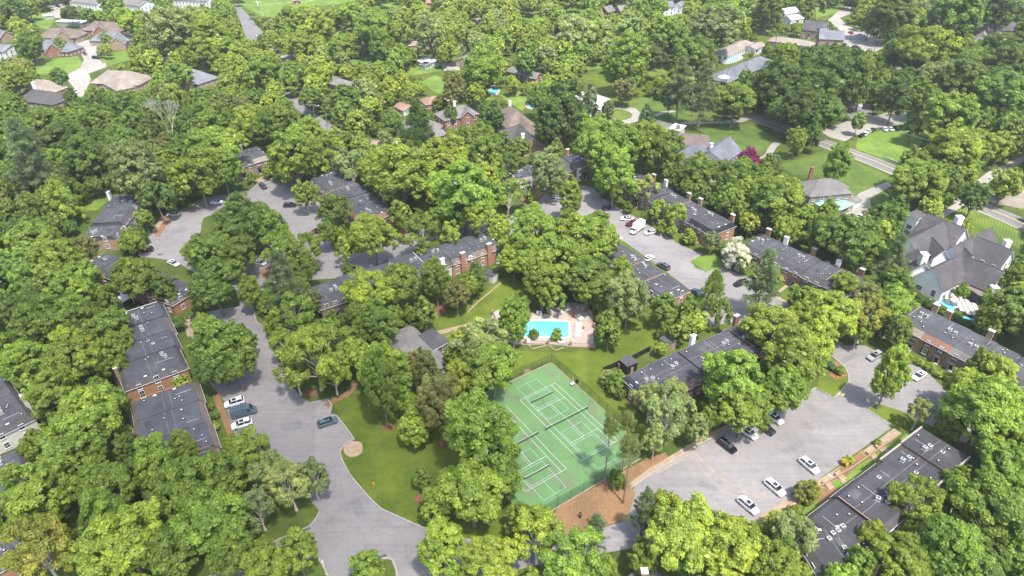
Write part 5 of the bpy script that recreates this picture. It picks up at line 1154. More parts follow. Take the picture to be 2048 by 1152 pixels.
Vf = [(1724, 271, 20, -10, 'sedan', BLK, 'black car leftmost in the row by the striped lawn'), (1731, 268, 20, -12, 'sedan', WHT, 'white car second in the row by the striped lawn'), (1738, 263, 20, -12, 'sedan', SIL, 'silver car third in the row by the striped lawn'), (1745, 260, 20, -12, 'sedan', BLK, 'black car fourth in the row by the striped lawn'),
 (1768, 258, -16, -12, 'sedan', WHT, 'white car left of four beyond the tall trunk'), (1780, 258, -16, -12, 'sedan', WHT, 'white car second of four beyond the tall trunk'), (1792, 257, -16, -12, 'suv', BLK, 'black SUV third of four beyond the tall trunk'), (1804, 256, -16, -12, 'suv', BLK, 'black SUV rightmost of four beyond the tall trunk'),
 (1719, 217, 6, -16, 'van', WHT, 'white van parked nose in under the right hand woods'), (1698, 202, 14, -6, 'sedan', WHT, 'white car behind the white van in the woods'), (1692, 91, 20, -4, 'sedan', WHT, 'white car left of three before the grey manor'), (1711, 94, 20, 2, 'sedan', BLK, 'black car middle of three before the grey manor'), (1739, 99, 20, -8, 'sedan', SIL, 'silver car right of three before the grey manor'),
 (1753, 87, 4, 14, 'suv', (.2, .2, .2), 'grey SUV on the manor driveway loop'), (1702, 66, 18, 8, 'sedan', RED, 'red car beside the brick gable of the manor'), (1720, 71, 18, 8, 'sedan', WHT, 'white car right of the red car at the manor'), (191, 116, 20, 3, 'suv', BLK, 'black SUV on the bright concrete court at left'),
 (152, 183, 10, 14, 'sedan', SIL, 'silver car at the lower end of the bright concrete court'), (166, 100, 10, 8, 'suv', (.08, .08, .3), 'blue SUV by the planted circle of the court'), (170, 108, 10, 8, 'sedan', DRD, 'dark red car beside the blue SUV on the court'), (516, 74, 16, 2, 'sedan', (.35, .5, .65), 'light blue car on the leaning far road'), (322, 116, 16, 3, 'sedan', WHT, 'white car in the driveway behind the pale tree'),
 (108, 17, 16, -2, 'suv', WHT, 'white SUV near the carports at top left'), (116, 13, 16, 2, 'sedan', BLK, 'black car near the carports at top left'), (127, 188, 14, 6, 'sedan', RED, 'red car under trees left of the silver one'), (833, 111, 16, 2, 'sedan', WHT, 'white car on the pale driveway at top centre'), (877, 217, 14, 4, 'suv', BLK, 'black SUV beside the brick garage'), (789, 282, 16, 6, 'sedan', WHT, 'white car on the dirt drive before the hipped house'), (453, 97, 16, 6, 'sedan', DRD, 'dark car behind the pole at top left')]
for v in V: car(*v)
for v in Vf: car(*v, far=True, z=.06)
# box truck
g = G(1275, 455, 1.4); a = Vector(G(1285, 448)); b = Vector(G(1265, 462)); rz = math.atan2(b.y - a.y, b.x - a.x)
t = empty('box_truck', (*g, .05), rz); tag(t, 'white box truck parked nose down in the central lot', 'truck')
bx = MB().box(-3.2, -1.15, .85, 1.7, 1.15, 3.3, M['white']).build('cargo_box', t)
MB().box(-3.22, -1.17, 3.302, 1.72, 1.17, 3.34, M['offwhite']).build('box_roof', t)
mb = MB(); loft(mb, [(1.75, .98, .88, .45, 2.3), (2.5, .98, .86, .45, 2.2), (3.0, .98, .86, .45, 1.45), (3.6, .9, .75, .5, 1.25), (3.8, .8, .65, .55, 1.0)], M['white']); mb.build('cab', t)
MB().quad([(2.62, -.82, 2.1), (3.08, -.84, 1.5), (3.08, .84, 1.5), (2.62, .82, 2.1)], M['glass_car']).quad([(1.9, -.985, 1.4), (2.8, -.985, 1.4), (2.5, -.94, 2.0), (1.9, -.94, 2.0)], M['glass_car']).quad([(1.9, .985, 1.4), (2.8, .985, 1.4), (2.5, .94, 2.0), (1.9, .94, 2.0)], M['glass_car']).build('windows', t)
MB().box(-3.3, -.9, .5, 1.8, .9, .84, M['black']).build('chassis', t)
for x in (-2.2, 2.9):
    for y in (-.95, .95): link('wheel', CARS['van']['wheel'], t, (x, y, .4), scale=(1.2, 1.2, 1.2))

# ================================================================ STREET FURNITURE
def upole(px, py, h, lab, arms=1, rz=.6, lamp=False, z=0):
    t = empty('utility_pole', (*G(px, py), 0), rz); tag(t, lab, 'utility pole', 'utility poles and street lights')
    MB().cyl((0, 0, 0), (0, 0, h), .2, .12, M['pole'], 8).build('pole', t)
    for k in range(arms):
        MB().box(-1.5, -.08, h - .5 - k * 1.1, 1.5, .08, h - .34 - k * 1.1, M['pole']).build('crossarm', t)
        mb = MB()
        for x in (-1.3, -.5, .5, 1.3): mb.cyl((x, 0, h - .34 - k * 1.1), (x, 0, h - .1 - k * 1.1), .07, .05, M['offwhite'], 6)
        mb.build('insulator', t)
    if lamp:
        MB().cyl((0, 0, h - 1.6), (2.2, 0, h - .9), .05, .05, M['steel'], 6).build('lamp_arm', t); MB().box(2.0, -.18, h - 1.0, 2.8, .18, h - .84, M['lamp']).build('lamp_head', t)
    if arms > 1 or h > 11: MB().cyl((.35, .1, h - 2.8), (.35, .1, h - 1.8), .25, .25, M['steel'], 10).build('transformer', t)
    return t
poles = [(710, 266, 12, 'pale utility pole with two crossarms behind the small round tree', 2, .3, False), (632, 247, 9.5, 'utility pole with lamp arm beside the near end of the far road', 1, .2, True), (594, 242, 11, 'utility pole at the dark end of the road behind the trees', 1, .2, False),
         (655, 254, 8, 'short pole at the road end right of the lamp pole', 0, .2, False), (537, 66, 13, 'utility pole right of the leaning far road', 1, .2, False), (450, 97, 14, 'tall utility pole in front of the leaning far road', 2, .2, False), (206, 128, 11, 'utility pole beside the bright concrete court', 1, .1, False), (112, 46, 12, 'utility pole behind the long carport', 1, .1, False),
         (1649, 262, 11, 'utility pole with transformer at the parking entrance on the two lane road', 2, .5, True), (1893, 349, 12, 'utility pole beyond the two lane road at right', 1, .5, True), (1823, 327, 7, 'short street light on the bright lawn by the road', 0, .5, True), (1984, 336, 8, 'small pole near the right hand side road', 1, .5, False),
         (1450, 178, 11, 'pole beside the round white disc near the ranch house', 1, .5, False), (1548, 100, 12, 'thin pole above the ranch house roof', 0, .5, False), (1700, 80, 16, 'thin tall pole in front of the grey manor', 0, .5, False), (1745, 112, 14, 'leaning thin pole by the silver car at the manor', 0, .5, False)]
PO = [upole(*p) for p in poles]
def wire(i, j, lab):
    a, b = PO[i], PO[j]; ha, hb = poles[i][2] - .3, poles[j][2] - .3; mb = MB()
    for off in (-.9, .9):
        pts = []
        for k in range(9):
            t_ = k / 8; p = Vector((a.location.x, a.location.y, ha)).lerp(Vector((b.location.x, b.location.y, hb)), t_); p.z -= 2.2 * 4 * t_ * (1 - t_) * .5; p.x += off * .5; pts.append(p)
        for p, q in zip(pts, pts[1:]): mb.cyl(p, q, .03, .03, M['steel'], 4, False)
    tag(mb.build('overhead_wire'), lab, 'power line', 'power lines between the utility poles')
for i, j, l in ((0, 1, 'power line from the pale double arm pole to the lamp pole'), (4, 5, 'power line between the two poles beside the leaning road'), (6, 5, 'power line crossing above the upper left houses'), (8, 9, 'power line along the two lane road at right'), (8, 12, 'power line from the parking entrance to the white disc pole'), (9, 11, 'power line at the right hand side road'), (1, 2, 'power line above the far road behind the trees')): wire(i, j, l)
g = G(1444, 180); t = empty('round_parasol', (*g, 0)); tag(t, 'round white parasol on a pole beside the ranch house', 'parasol')
MB().cyl((0, 0, 0), (0, 0, 7.2), .12, .1, M['steel'], 8).build('pole', t); MB().cyl((0, 0, 6.9), (0, 0, 8.0), 3.1, .5, M['white'], 20).build('canopy', t)
# entrance sign
g = G(841, 1030); t = empty('entrance_sign', (*g, 0), R(-52)); tag(t, 'small dark sign on two posts at the edge of the near lawn', 'sign')
for x in (-.75, .75): MB().box(x - .07, -.07, 0, x + .07, .07, 1.8 if x < 0 else 1.4, M['black']).build('post', t)
MB().box(-.65, -.04, .45, .65, .04, 1.2, M['black']).build('sign_board', t)
# bin, hydrants, transformer, drains
g = G(1160, 1035); t = empty('litter_bin', (*g, 0)); tag(t, 'small dark green waste station post on the mulch yard', 'bin')
MB().box(-.06, -.06, 0, .06, .06, 1.7, M['darkgreen']).build('post', t); MB().cyl((0, -.2, .3), (0, -.2, .95), .22, .25, M['black'], 10).build('bin', t); MB().box(-.2, -.1, 1.25, .2, .06, 1.7, M['darkgreen']).build('bag_box', t)
def hydrant(px, py, lab):
    t = empty('fire_hydrant', (*G(px, py), .05)); tag(t, lab, 'fire hydrant')
    MB().cyl((0, 0, 0), (0, 0, .7), .16, .14, M['orange'], 10).cyl((0, 0, .7), (0, 0, .88), .17, .04, M['orange'], 10).build('barrel', t); MB().cyl((-.28, 0, .5), (.28, 0, .5), .07, .07, M['orange'], 8).build('outlets', t)
hydrant(1674, 757, 'orange fire hydrant on the planted island by the round bush'); hydrant(747, 970, 'small orange marker in the near lawn')
t = MB().box(-.9, -.8, .1, .9, .8, 1.35, M['darkgreen']).box(-1, -.9, 0, 1, .9, .1, M['kerb']).box(-.92, -.82, 1.352, .92, .82, 1.42, M['darkgreen']).build('transformer_cabinet', loc=(*G(1657, 737), .14), rz=R(20)); tag(t, 'green metal transformer cabinet on the planted island', 'cabinet')
for k, (px, py, l) in enumerate(((613, 1058, 'dark storm drain grate in the left kerb of the near road'), (766, 1114, 'dark storm drain grate at the tip of the bottom island'), (320, 509, 'small storm drain grate in the left parking lot'))):
    t = empty('storm_drain', (*G(px, py), .05), R(25)); tag(t, l, 'drain', 'storm drains')
    MB().box(-.7, -.4, 0, .7, .4, .06, M['black']).build('frame', t)
    for j in range(5): MB().box(-.6 + j * .25, -.35, .061, -.48 + j * .25, .35, .08, M['pole']).build('bar', t)
# benches / ball machine by the court
g = G(1147, 770); t = empty('ball_cart', (*g, .1), CA); tag(t, 'grey cart and bench standing at the right fence of the tennis court', 'cart')
MB().box(-.9, -.3, .4, .4, .3, .5, M['steel']).build('bench_seat', t); MB().box(-.9, .25, .5, .4, .3, .95, M['steel']).build('bench_back', t)
for x in (-.8, .3): MB().box(x - .04, -.25, 0, x + .04, .25, .4, M['black']).build('leg', t)
MB().box(.8, -.3, .2, 1.4, .3, 1.1, M['black']).build('cart_box', t); MB().cyl((.2, .5, 0), (.2, .5, 2.2), .05, .05, M['white'], 6).build('white_post', t)
g = G(520, 18); t = empty('football_goal', (*g, 0), R(-50)); tag(t, 'white goal frame at the corner of the sports field', 'goal')
MB().box(-3.6, -.08, 0, -3.45, .08, 5, M['white']).box(3.45, -.08, 0, 3.6, .08, 5, M['white']).build('post', t); MB().box(-3.6, -.08, 5.002, 3.6, .08, 5.15, M['white']).build('crossbar', t)
MB().box(-6, -.3, 2, -2, .3, 4.5, M['white']).build('scoreboard', t)

# ================================================================ TREES
def sph(rng, n, up=0.0):
    v = rng.normal(size=(n, 3)); v[:, 2] += up; return v / np.linalg.norm(v, axis=1)[:, None]
def leaf_quads(rng, cen, nrm, size, asp=.62):
    n = len(cen); r = rng.normal(size=(n, 3)); t = np.cross(nrm, r); t /= np.linalg.norm(t, axis=1)[:, None] + 1e-9
    b = np.cross(nrm, t); s = size * np.exp(rng.normal(size=(n, 1)) * .38)
    fold = nrm * s * .25
    q = np.stack([cen - t * s, cen - b * s * asp + fold, cen + t * s, cen + b * s * asp + fold], 1)
    return q.reshape(-1, 3)
def leaf_mesh(name, verts, var, mat):
    n = len(verts) // 4; me = bpy.data.meshes.new(name)
    me.vertices.add(n * 4); me.vertices.foreach_set('co', verts.astype(np.float32).ravel())
    me.loops.add(n * 4); me.loops.foreach_set('vertex_index', np.arange(n * 4, dtype=np.int32))
    me.polygons.add(n); me.polygons.foreach_set('loop_start', np.arange(0, n * 4, 4, dtype=np.int32))
    try: me.polygons.foreach_set('loop_total', np.full(n, 4, dtype=np.int32))
    except Exception: pass
    me.update(calc_edges=True)
    at = me.attributes.new('leaf_var', 'FLOAT', 'FACE'); at.data.foreach_set('value', var.astype(np.float32))
    me.materials.append(mat); return me
def crown_data(rng, kind, dens=2.0, lsize=.0245):
    """unit tree: crown radius 1, total height 2.2"""
    C, Nn, Vv, lob = [], [], [], []
    if kind in ('round', 'oak', 'tall', 'airy', 'bush'):
        nl = {'round': 15, 'oak': 19, 'tall': 17, 'airy': 17, 'bush': 12}[kind]
        hz, vz, cz = {'round': (.62, .58, 1.32), 'oak': (.70, .46, 1.38), 'tall': (.56, .74, 1.22), 'airy': (.72, .62, 1.28), 'bush': (.6, .55, .62)}[kind]
        lr = {'round': (.30, .44), 'oak': (.24, .40), 'tall': (.26, .42), 'airy': (.18, .30), 'bush': (.32, .45)}[kind]
        ncl, nlf = {'airy': (10, 62)}.get(kind, (17, 68))
        for i in range(nl):
            ph = i * 2.39996 + rng.uniform(-.35, .35); u = 1 - 1.55 * (i + .5) / nl + rng.uniform(-.08, .08)
            u = max(-.7, min(1, u)); s = math.sqrt(max(0, 1 - u * u)); k = rng.uniform(.66, 1.18)
            c = np.array([hz * s * math.cos(ph) * k, hz * s * math.sin(ph) * k, cz + vz * u * k])
            r = rng.uniform(*lr); lob.append((c, r)); lv = rng.uniform(-.13, .13)
            for d in sph(rng, ncl, .55):
                o = c - np.array([0, 0, cz]); o = o / (np.linalg.norm(o) + 1e-6); d = d + o * .5; d /= np.linalg.norm(d)
                cc = c + d * r * rng.uniform(.5, 1.22); cr = rng.uniform(.065, .16); cv = lv + rng.uniform(-.16, .16)
                m = int(nlf * dens * (cr / .13) ** 1.6) + 3
                dd = sph(rng, m, .45); rad = rng.uniform(.35, 1.1, (m, 1)) ** .6
                P = cc + dd * rad * cr * np.array([1.15, 1.15, .72])
                nn = dd * .8 + d * .4 + rng.normal(size=(m, 3)) * .48 + np.array([0, 0, .5]); nn /= np.linalg.norm(nn, axis=1)[:, None]
                C.append(P); Nn.append(nn); Vv.append(np.clip(.47 + cv + rng.normal(size=m) * .15, 0, 1))
    elif kind == 'cone':
        for i in range(130):
            t = rng.uniform(0, 1) ** 1.25; z = .32 + 1.88 * t; rr = (1 - t) ** .8 * .95 + .04; a = rng.uniform(0, 6.283)
            c = np.array([rr * math.cos(a), rr * math.sin(a), z]) * np.array([rng.uniform(.55, 1.05)] * 2 + [1]); cr = rng.uniform(.12, .22); cv = rng.uniform(-.2, .2)
            m = int(70 * dens); dd = sph(rng, m, .3); P = c + dd * cr * rng.uniform(.4, 1.1, (m, 1)) * np.array([1, 1, .75])
            nn = dd + rng.normal(size=(m, 3)) * .5; nn /= np.linalg.norm(nn, axis=1)[:, None]
            C.append(P); Nn.append(nn); Vv.append(np.clip(.45 + cv + rng.normal(size=m) * .14, 0, 1)); 
        lob = [(np.array([0, 0, 1.2]), .3)]
    elif kind in ('pine', 'tallpine'):
        z0, z1, mx = (.55, 2.1, 1.0) if kind == 'pine' else (1.60, 2.15, .8)
        nb = 46 if kind == 'pine' else 26
        for i in range(nb):
            t = (i + rng.uniform(0, .8)) / nb; z = z0 + (z1 - z0) * t; L = (mx * (1 - t) ** .75 + .12) * rng.uniform(.55, 1.1); a = i * 2.4 + rng.uniform(-.5, .5)
            if kind == 'tallpine': L = mx * rng.uniform(.35, 1.0) * (1.05 - .6 * t)
            d = np.array([math.cos(a), math.sin(a), rng.uniform(-.12, .22) * (1 if kind == 'pine' else .6)]); cv = rng.uniform(-.16, .16); lob.append((np.array([0, 0, z]) + d * L * .9, .05, z))
            for k in range(5 if kind == 'pine' else 4):
                s = .35 + .65 * k / 4; c = np.array([0, 0, z]) + d * L * s + rng.normal(size=3) * .04; cr = rng.uniform(.09, .16)
                m = int(56 * dens); dd = sph(rng, m, .7); P = c + dd * cr * np.array([1.2, 1.2, .45]) * rng.uniform(.3, 1.1, (m, 1))
                nn = dd * .5 + np.array([0, 0, .6]) + rng.normal(size=(m, 3)) * .6; nn /= np.linalg.norm(nn, axis=1)[:, None]
                C.append(P); Nn.append(nn); Vv.append(np.clip(.45 + cv + rng.normal(size=m) * .16, 0, 1))
    P, Q, V_ = np.concatenate(C), np.concatenate(Nn), np.concatenate(Vv)
    if 'pine' not in kind and kind != 'cone': P = P * np.array([.87, .87, .97])
    q = leaf_quads(rng, P, Q, lsize, .34 if 'pine' in kind else .62)
    return q, V_, lob
def trunk_mesh(name, rng, kind, lob, mat, r0=.052):
    mb = MB(); top = {'oak': 1.0, 'round': 1.0, 'tall': 1.2, 'airy': 1.1, 'bush': .35, 'cone': 1.9, 'pine': 2.05, 'tallpine': 2.1}[kind]
    lean = rng.normal(size=2) * .03; pts = []; k = 5
    for i in range(k + 1):
        t = i / k; pts.append((Vector((lean[0] * t * 2 + rng.normal() * .01, lean[1] * t * 2, top * t - .01)), r0 * (1.35 if i == 0 else 1) * (1 - .62 * t)))
    for (p, r), (q, s) in zip(pts, pts[1:]): mb.cyl(p, q, r, s, mat, 8, False)
    for L in lob[:26]:
        c = Vector(L[0]); 
        if kind in ('pine', 'tallpine'): st = Vector((lean[0] * L[2], lean[1] * L[2], L[2]))
        elif kind == 'cone': continue
        else: t = max(.35, min(.98, (c.z - .35) / top * .62)); st = Vector((lean[0] * 2 * t, lean[1] * 2 * t, top * t))
        mid = st.lerp(c, .55) + Vector((0, 0, .06 if kind not in ('pine', 'tallpine') else .0)); rr = r0 * (.42 if 'pine' not in kind else .2)
        mb.cyl(st, mid, rr, rr * .7, mat, 5, False); mb.cyl(mid, c, rr * .7, rr * .25, mat, 5, False)
        if kind == 'airy':
            e = c + (c - mid) * .35; mb.cyl(c, e, rr * .25, rr * .08, mat, 4, False)
    return mb.mesh(name)
PROTO = {}
def make_protos():
    for kind, n in (('round', 4), ('oak', 4), ('tall', 4), ('airy', 4), ('bush', 3), ('cone', 1), ('pine', 2), ('tallpine', 2)):
        L = []
        for s in range(n):
            rng = np.random.default_rng(100 * s + len(kind) * 7 + ord(kind[0])); q, v, lob = crown_data(rng, kind)
            L.append((leaf_mesh('crown', q, v, M['leaf']), trunk_mesh('trunk', rng, kind, lob, M['bark'] if kind != 'airy' else M['palebark'], .045 if 'pine' in kind else .05)))
        PROTO[kind] = L
make_protos()
PAL = {'g': (.188, .262, .036), 'b': (.232, .308, .042), 'y': (.255, .312, .042), 'd': (.105, .165, .030), 'm': (.145, .215, .034), 'w': (.250, .300, .100), 'p': (.165, .225, .105), 'o': (.180, .190, .055), 'a': (.280, .285, .045), 'x': (.50, .42, .03)}
CNAME = {'g': 'green', 'b': 'bright green', 'y': 'yellow green', 'd': 'dark green', 'm': 'deep green', 'w': 'pale grey green', 'p': 'blue green', 'o': 'dull olive', 'a': 'golden green', 'x': 'yellow'}
TREES = []      # dict(x,y,r,h,kind,col)
def tree_at(px, py, wpx, col='g', kind=None, h=None, cz=None):
    z_m = proj(*G(px, py, 8))[2]; r = wpx / 2 / F * z_m * .97
    small = wpx / F * z_m < 5
    kind = kind or ('bush' if small else random.choice(['round', 'oak', 'tall', 'round']))
    h = h or {'pine': r * 3.4 + 3, 'tall': r * 2.3 + 4, 'cone': r * 3.0, 'bush': r * 1.6}.get(kind, r * 1.75 + 4.5)
    czf = {'bush': .45, 'cone': .42, 'pine': .52}.get(kind, .58)
    g = G(px, py, h * czf)
    TREES.append(dict(x=g[0], y=g[1], r=r, h=h, kind=kind, col=col, man=True)); return TREES[-1]
def tree_base(bx, by, wpx, h, col, kind):
    g = G(bx, by); z_m = proj(g[0], g[1], h * .6)[2]; TREES.append(dict(x=g[0], y=g[1], r=wpx / 2 / F * z_m, h=h, kind=kind, col=col, man=True))
MAN = '''
150 895 150 b round;187 832 140 b oak;78 985 150 g round;219 980 140 g oak;312 933 110 g tall;375 985 150 g round;369 905 70 g tall;500 905 110 b airy;444 955 120 g round;422 1050 150 g oak;250 1090 170 b round;516 1015 90 w airy;578 967 110 w airy;625 955 85 w airy;535 945 90 w airy;78 1098 150 a airy;255 898 60 m tall;344 1108 120 m round;469 1105 110 g oak;212 1042 110 g tall;10 1050 80 g round
596 1105 92 y round;530 1136 110 y oak;736 1138 84 b round;883 1101 112 b tall;980 1130 120 y oak;966 872 164 g tall;945 990 140 g oak;1000 960 110 g round;900 960 60 g airy;843 962 46 m cone;1074 1067 124 y airy;1143 1120 150 g airy;1190 1067 56 p pine;1362 1073 160 y oak;1452 1098 140 y round;1550 1125 110 g oak;1284 1117 70 g round;1330 1030 90 y tall
1588 1072 104 w airy;1739 1073 70 b round;1830 1000 110 b airy;1908 967 60 g round;1799 1120 120 g oak;1908 1105 150 g round;1986 1026 160 g oak;1964 826 165 b round;1930 780 90 y round;2017 942 120 g oak;2020 880 90 g tall;1720 1130 70 g round;1960 1140 110 m round
1333 826 125 w airy;1392 862 60 w round;1300 800 80 w airy;1350 790 70 w airy;1310 880 60 w airy
1470 763 150 g round;1428 748 60 b tall;1583 722 130 b round;1564 779 110 g oak;1490 820 110 g oak;1542 657 110 y oak;1627 685 110 y round;1658 632 120 b oak;1733 632 95 a airy;1783 613 95 g round;1799 662 62 m round;1720 660 60 g airy;1600 640 80 y round
1839 824 58 w airy;1955 735 60 g tall;1990 750 90 y round;1964 707 32 w bush;2010 800 80 b round;1900 850 70 g round
1258 600 96 w tall;1330 619 66 m round;1085 561 86 b tall;1028 636 84 g tall;961 685 118 w airy;945 725 60 g oak;917 762 76 y tall;905 715 46 g airy
771 752 112 g tall;830 740 60 o tall;877 785 88 o oak;846 735 60 o tall;852 742 64 o tall;800 800 50 b tall;627 705 150 b airy;590 740 90 y airy;665 740 90 b airy;570 690 70 y airy;680 680 80 b airy;440 700 130 m round;470 730 90 m oak;415 670 70 g tall;420 740 80 d oak;490 680 50 g round
740 585 105 y oak;800 570 95 g oak;755 650 90 g tall;872 560 72 g tall;913 592 62 o round;569 576 92 p pine;620 610 70 o bush;540 620 60 g bush;747 474 100 b oak;690 500 50 y airy;841 467 90 g airy;870 440 60 b airy;929 390 150 g round;804 355 140 b round;760 340 100 b oak;888 320 100 y round;997 461 52 b tall;1072 467 120 g oak;1154 480 110 b round;1015 383 80 g airy;1097 346 80 w tall;1141 399 60 b tall;1179 479 120 g oak;1120 530 120 g round;1060 520 90 g round;1180 560 110 m oak;1246 548 54 g tall;1172 585 60 m round;1030 520 70 b oak;1140 450 70 g airy;950 430 100 g airy;900 470 60 b airy;1110 600 50 m oak
1229 351 90 b tall;1291 376 60 w airy;1316 429 42 b cone;1354 429 56 b airy;1379 476 40 y bush;1422 491 40 p cone;1426 585 62 g cone;1329 310 100 m round;1394 344 80 m oak;1462 356 78 m airy;1554 397 110 g oak;1576 460 50 g round;1216 294 130 b oak;1290 290 100 b round;1250 300 90 g round
1545 410 100 m round;1656 428 46 g tall;1689 475 120 m oak;1767 450 90 m round;1720 503 100 m oak;1830 366 105 g oak;1792 425 60 d round;1902 372 50 m round;1947 398 64 d round;2011 369 70 y round;1783 531 76 p pine;1789 575 86 m round;1689 569 60 b airy;1527 569 84 p pine;1574 462 60 g oak;1640 470 60 m tall;1923 587 30 g airy;2033 560 60 m oak;2017 622 110 m round;1674 330 66 g tall;1549 331 28 p cone;1439 347 60 o oak;1740 590 60 w airy;1980 640 70 g round;1520 410 60 m oak;1480 310 20 o bush
1470 203 84 b oak;1592 281 44 b tall;1627 272 40 d tall;1714 253 34 g cone;1792 194 70 d tall;1827 256 46 d round;1895 231 110 b round;1908 300 100 b oak;1986 294 70 y round;1830 338 80 g round;1542 331 30 p cone;1850 100 110 b oak;1799 105 70 m oak;1924 119 90 m round;2002 103 90 m oak;2002 187 110 m oak;1924 162 110 m round;1877 156 80 w oak;1783 31 90 m round;1742 41 60 y round;1908 31 120 m round;2002 25 90 d round;1627 12 50 m oak;1539 19 60 m tall;1439 31 90 b round;1560 170 110 d oak;1620 190 110 d round;1660 150 110 d oak;1700 170 90 d tall;1570 115 60 b round;1600 220 100 d oak;1640 230 90 d oak;1520 185 70 m oak;1850 200 70 m round;1405 190 70 p pine;1360 180 70 p pine;1340 195 50 d tall;1260 60 70 w round;1150 70 90 w round;1180 60 60 g tall;1250 180 50 o oak;1255 120 90 g tall;1330 80 90 g round;1390 110 90 g oak;1430 60 100 w round;1300 120 70 o oak;1490 170 50 m oak
1130 220 90 d tall;1100 250 80 d tall;1080 200 60 m round;1050 130 50 m airy;960 140 100 g round;910 180 60 o tall;835 255 62 d cone;799 260 30 d tall;902 240 34 d cone;1000 225 0 d cone;987 232 48 d round;1180 210 40 p pine;1292 235 30 p cone;1215 230 30 p pine;1260 180 36 m cone;1000 290 60 m airy;960 270 60 g oak;1040 300 50 m round;1020 330 60 m airy;755 262 36 m bush;770 278 40 w bush;880 210 40 g bush;730 240 40 d round
335 60 100 w round;420 70 80 b round;400 110 70 g round;262 45 60 b round;440 95 50 b round;580 40 60 b round;640 60 80 y round;705 30 60 b oak;750 60 90 b oak;860 70 70 w tall;760 95 60 m tall;680 100 60 b round;600 95 60 y round;530 150 80 m round;640 150 70 b round;690 200 70 m oak;620 200 50 m round;360 150 60 g round;125 95 40 w bush;215 85 36 w bush;122 165 36 m cone;30 20 60 m oak;60 90 60 m round;140 30 36 d round;225 15 50 m round;30 160 60 g round;200 240 70 m oak;130 280 90 d oak;60 320 90 p pine;90 250 80 m oak;170 320 100 m round;430 300 110 b oak;395 350 110 g round;445 340 90 g round;275 345 110 w tall;330 350 60 g round;250 290 80 m oak;590 320 115 g round;660 300 80 g airy;700 330 80 w airy;640 330 50 g round;480 448 112 m round;520 450 90 m oak;460 480 90 m oak;425 520 100 m round;430 570 110 m oak;560 500 90 g airy;610 500 80 g airy;600 545 70 m oak;656 468 44 g tall;548 462 76 g airy;478 512 84 m round;398 505 70 m oak;500 585 56 g tall;612 392 56 y round;668 425 74 m round;330 408 34 x bush;290 440 40 m oak;258 488 60 b bush;170 500 60 o oak;270 560 100 g oak;330 580 60 m round;120 520 100 g round;140 590 100 g round;60 480 90 m oak;50 560 80 m round;160 560 90 g oak;80 650 110 g round;150 640 110 g oak;220 660 90 g round;60 730 110 g round;150 730 120 g oak;215 720 80 g tall;110 790 110 g round;30 620 70 d round;1 690 60 g round;240 690 60 b oak;370 768 36 b bush;355 770 30 b bush;120 420 100 b bush;70 420 70 m round;700 545 40 m bush;555 250 90 m round;480 270 60 b round;500 235 60 y oak;420 240 80 g round;620 265 60 b round;840 245 50 d cone
1020 610 1 g bush;250 870 50 b bush;1230 770 60 g bush;1215 760 40 w bush;1240 790 30 m bush;1442 626 50 m tall;1400 655 26 b bush;1612 985 60 a bush;1625 975 30 x bush;1700 920 24 y bush;1690 925 20 x bush;1755 885 20 b bush;1680 742 26 m bush;1666 738 18 d bush;1068 669 28 g bush;1113 672 30 g bush;940 560 46 o bush;990 545 30 b bush;1236 960 50 m bush;1590 575 20 b bush;1592 588 24 m bush;1625 600 20 d bush;1610 592 14 b bush;1460 760 0 g bush;370 920 60 b tall;395 800 0 g bush;430 830 24 m bush;428 855 26 b bush;420 815 20 g bush;255 790 36 m bush;1860 735 26 b bush;1840 725 20 y bush;1880 750 22 y bush;1895 755 20 b bush;1846 602 26 d bush;1860 610 26 d bush;1876 618 26 d bush;1892 627 26 m bush;1908 636 26 d bush;1922 645 26 d bush;1938 655 28 m bush;1830 590 24 d bush;905 610 26 m bush;830 655 24 d bush;815 665 26 m bush;800 650 24 m bush;1470 700 0 g bush'''
for ln in MAN.replace('\n', ';').split(';'):
    f = ln.split()
    if len(f) < 4: continue
    if float(f[2]) < 5: continue
    tree_at(float(f[0]), float(f[1]), float(f[2]), f[3], f[4] if len(f) > 4 else None)
# trees whose feet can be seen
for b in ((1754, 819, 76, 19, 'b', 'tall'), (1208, 967, 66, 21, 'w', 'tallpine'), (1246, 1006, 84, 20, 'w', 'tallpine'), (1244, 943, 62, 18, 'w', 'tallpine'), (776, 854, 90, 23, 'g', 'tall'), (884, 888, 84, 19, 'o', 'oak'), (1280, 1085, 66, 16, 'p', 'pine'), (1027, 700, 60, 15, 'g', 'airy')): tree_base(*b)
# crape myrtles and blossoming trees
BLOOM = [(1472, 516, 66, (.62, .60, .55), 'white blossoming tree at the corner of the central parking lot'), (1494, 318, 46, (.30, .035, .20), 'magenta crape myrtle beside the slate roofed house'), (1508, 330, 30, (.36, .03, .12), 'crimson pink crape myrtle right of the magenta one'), (1895, 76, 34, (.36, .05, .06), 'red crape myrtle, left of two at the upper right house'), (1927, 78, 24, (.36, .05, .06), 'red crape myrtle, right of two at the upper right house'), (1115, 300, 34, (.30, .09, .06), 'small reddish tree behind the upper cul-de-sac row')]
FRE = []
